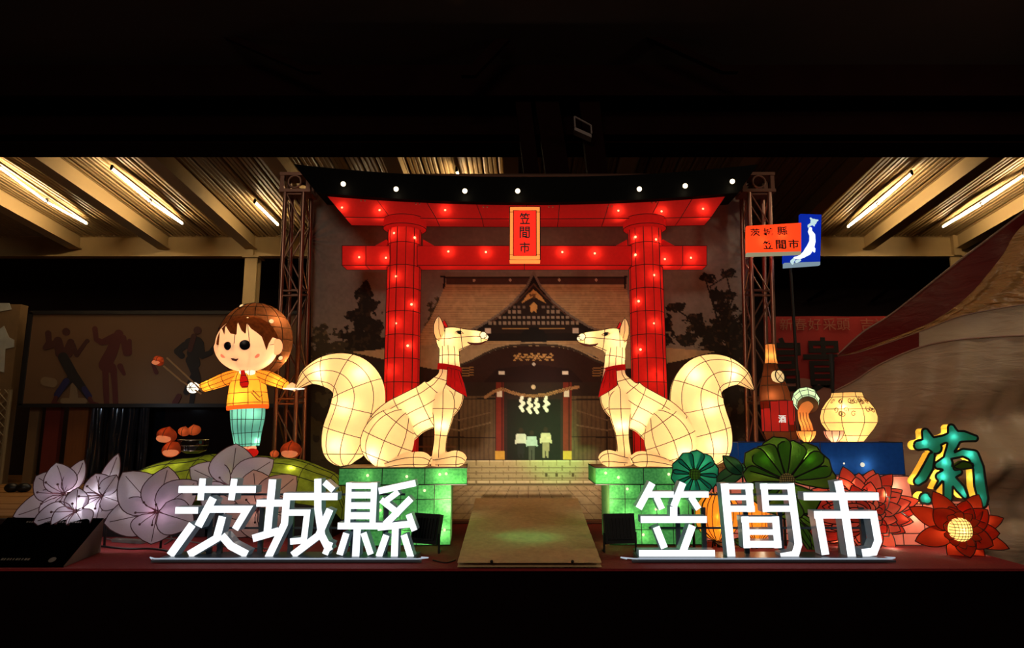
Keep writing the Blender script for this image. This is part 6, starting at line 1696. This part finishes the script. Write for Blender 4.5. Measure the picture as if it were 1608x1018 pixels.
mur([('k', [[(1260, 350, 44), (1330, 400, 50), (1370, 520, 34), (1420, 640, 30)], [(1220, 380, 30), (1180, 420, 30), (1240, 440, 26)], [(1420, 360, 30), (1450, 440, 24), (1520, 380, 16), (1600, 330, 14)], [(1360, 540, 34), (1410, 600, 26), (1330, 690, 26)], [(1390, 600, 26), (1400, 760, 16)]]),
     ('m', [[(1400, 290, 28)], [(1350, 340, 14), (1330, 440, 22)]]), ('r', [[(1270, 690, 20), (1240, 735, 24)], [(1200, 480, 18), (1215, 530, 14)]])], 'crouching figure in black, nearest the child lantern') if False else \
mur([('k', [[(900 / .7 * .985, 340, 40), (1310, 330, 38), (1280, 400, 36), (1300, 470, 34)], [(1230, 350, 24), (1180, 390, 22), (1210, 420, 20)], [(1330, 340, 28), (1345, 420, 20), (1400, 400, 16), (1440, 340, 12)], [(1270, 450, 34), (1310, 560, 26), (1320, 640, 22)], [(1290, 560, 24), (1240, 660, 20)], [(1290, 640, 18), (1275, 735, 16)]]),
     ('m', [[(1315, 250, 26)], [(1290, 290, 18), (1265, 380, 16)]]), ('r', [[(1190, 690, 18), (1165, 735, 20)], [(1010, 460, 8), (1040, 530, 14)]])], 'bending figure in black, nearest the child lantern')
# shopfront below and wall left of the board
part_y = 13.3
m = MB(); a, b = P(60, 756, 13.2), P(96, 640, 13.2); m.box((a.x, 13.2, -.03), (b.x, 13.3, b.z))
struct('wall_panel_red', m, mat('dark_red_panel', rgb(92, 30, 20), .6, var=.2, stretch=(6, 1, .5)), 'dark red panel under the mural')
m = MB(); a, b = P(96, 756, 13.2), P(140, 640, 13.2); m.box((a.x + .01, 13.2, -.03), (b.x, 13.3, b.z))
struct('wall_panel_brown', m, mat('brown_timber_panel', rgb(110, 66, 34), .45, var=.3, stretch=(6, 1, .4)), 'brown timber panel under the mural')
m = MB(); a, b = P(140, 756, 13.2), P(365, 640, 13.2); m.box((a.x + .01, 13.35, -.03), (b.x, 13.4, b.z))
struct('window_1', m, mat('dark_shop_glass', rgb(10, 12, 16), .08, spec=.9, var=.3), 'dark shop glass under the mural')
cur = thing('strip_curtain', 'glossy dark plastic strip curtain under the mural, catching cool light streaks', 'curtain', (P(185, 750, 13.15).x, 13.1, -.03))
M_STRIP = mat('glossy_strip', rgb(36, 38, 44), .12, spec=1.0, metal=.6, var=.5, scale=6, stretch=(1, 1, .3))
rr_ = random.Random(4)
for k in range(16):
    x = 143 + k * 5.6; a, b = P(x, 752, 13.1), P(x + 3.6, 641, 13.1); m = MB(); zz = [a.z + (b.z - a.z) * j / 8 for j in range(9)]; ph = rr_.random() * 6; d0 = rr_.uniform(-.03, .03)
    m.grid(lambda u, v: Vector((a.x + (b.x - a.x) * u, 13.1 + d0 + .03 * math.sin(u * 3.1 + ph) + .02 * math.sin(v * 5 + ph * 2), max(-.029, a.z + (b.z - a.z) * v))), 4, 10)
    part('strip', m, M_STRIP, cur, 'all', fixn=False)
l = bpy.data.lights.new('curtain_cool_light', 'POINT'); l.energy = 10; l.color = (.7, .85, 1); l.shadow_soft_size = .1; o = bpy.data.objects.new('curtain_cool_light', l); COL.objects.link(o); o.location = (P(200, 700, 12.2).x, 12.0, 1.6)  # cool point light in front of the strip curtain
# left wall pier with pale posters and lattice
a, b = P(-80, 756, 13.1), P(33, 478, 13.1)
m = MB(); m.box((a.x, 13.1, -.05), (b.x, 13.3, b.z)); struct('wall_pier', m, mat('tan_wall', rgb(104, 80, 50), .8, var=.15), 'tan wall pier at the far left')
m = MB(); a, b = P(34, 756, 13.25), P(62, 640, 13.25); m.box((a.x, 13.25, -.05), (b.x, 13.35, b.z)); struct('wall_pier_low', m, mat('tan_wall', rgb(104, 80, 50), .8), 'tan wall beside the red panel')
t = thing('wall_poster', 'pale torn posters on the tan wall pier at the far left', 'poster', (P(10, 620, 13.05).x, 13.08, 1))
M_POS = mat('pale_poster', rgb(150, 150, 140), .7, var=.4, scale=4)
for pts in ([(-5, 476), (14, 476), (18, 486), (-5, 490)], [(-5, 520), (6, 512), (14, 530), (22, 534), (22, 545), (8, 548), (6, 585), (-5, 582)]):
    m = MB(); m.prism([P(x, y, 13.08) for x, y in pts], (0, .01, 0)); part('poster_sheet', m, M_POS, t)
t = thing('lattice_screen', 'diamond lattice screen at the far left edge under the posters', 'screen', (P(5, 750, 13.0).x, 13.0, -.03))
A_, B_ = P(-30, 750, 13.0), P(17, 612, 13.0)
step = .16; xw = B_.x - A_.x; zh = B_.z - A_.z
for sgn in (1, -1):
    k = -zh
    while k < xw:
        x0 = max(0, k); x1 = min(xw, k + zh)
        if x1 > x0 + .02:
            z0, z1 = x0 - k, x1 - k
            if sgn < 0: z0, z1 = zh - z0, zh - z1
            part('lath', MB().tube([(A_.x + x0, 13.0 + .012 * sgn, A_.z + z0), (A_.x + x1, 13.0 + .012 * sgn, A_.z + z1)], .012, 4), mat('lath_paint', rgb(120, 104, 76), .7), t)
        k += step
for x in (A_.x, B_.x): part('screen_stile', MB().box((x - .02, 12.97, -.03), (x + .02, 13.03, B_.z)), mat('lath_paint', rgb(120, 104, 76), .7), t)
# dark spectacle of a bag on the deck
c = Pz(27, 773, -.03)
m = MB(); m.ball(c + Vector((-.10, 0, .07)), (.12, .09, .08), 14, 10); m.ball(c + Vector((.10, 0, .07)), (.12, .09, .08), 14, 10)
single('dark_bag', remesh(m, .015, 2), mat('dark_bag_cloth', rgb(16, 14, 14), .4), 'small dark bundle lying on the timber deck at the far left', 'bag', Vector((c.x, c.y, -.03)), 'all')
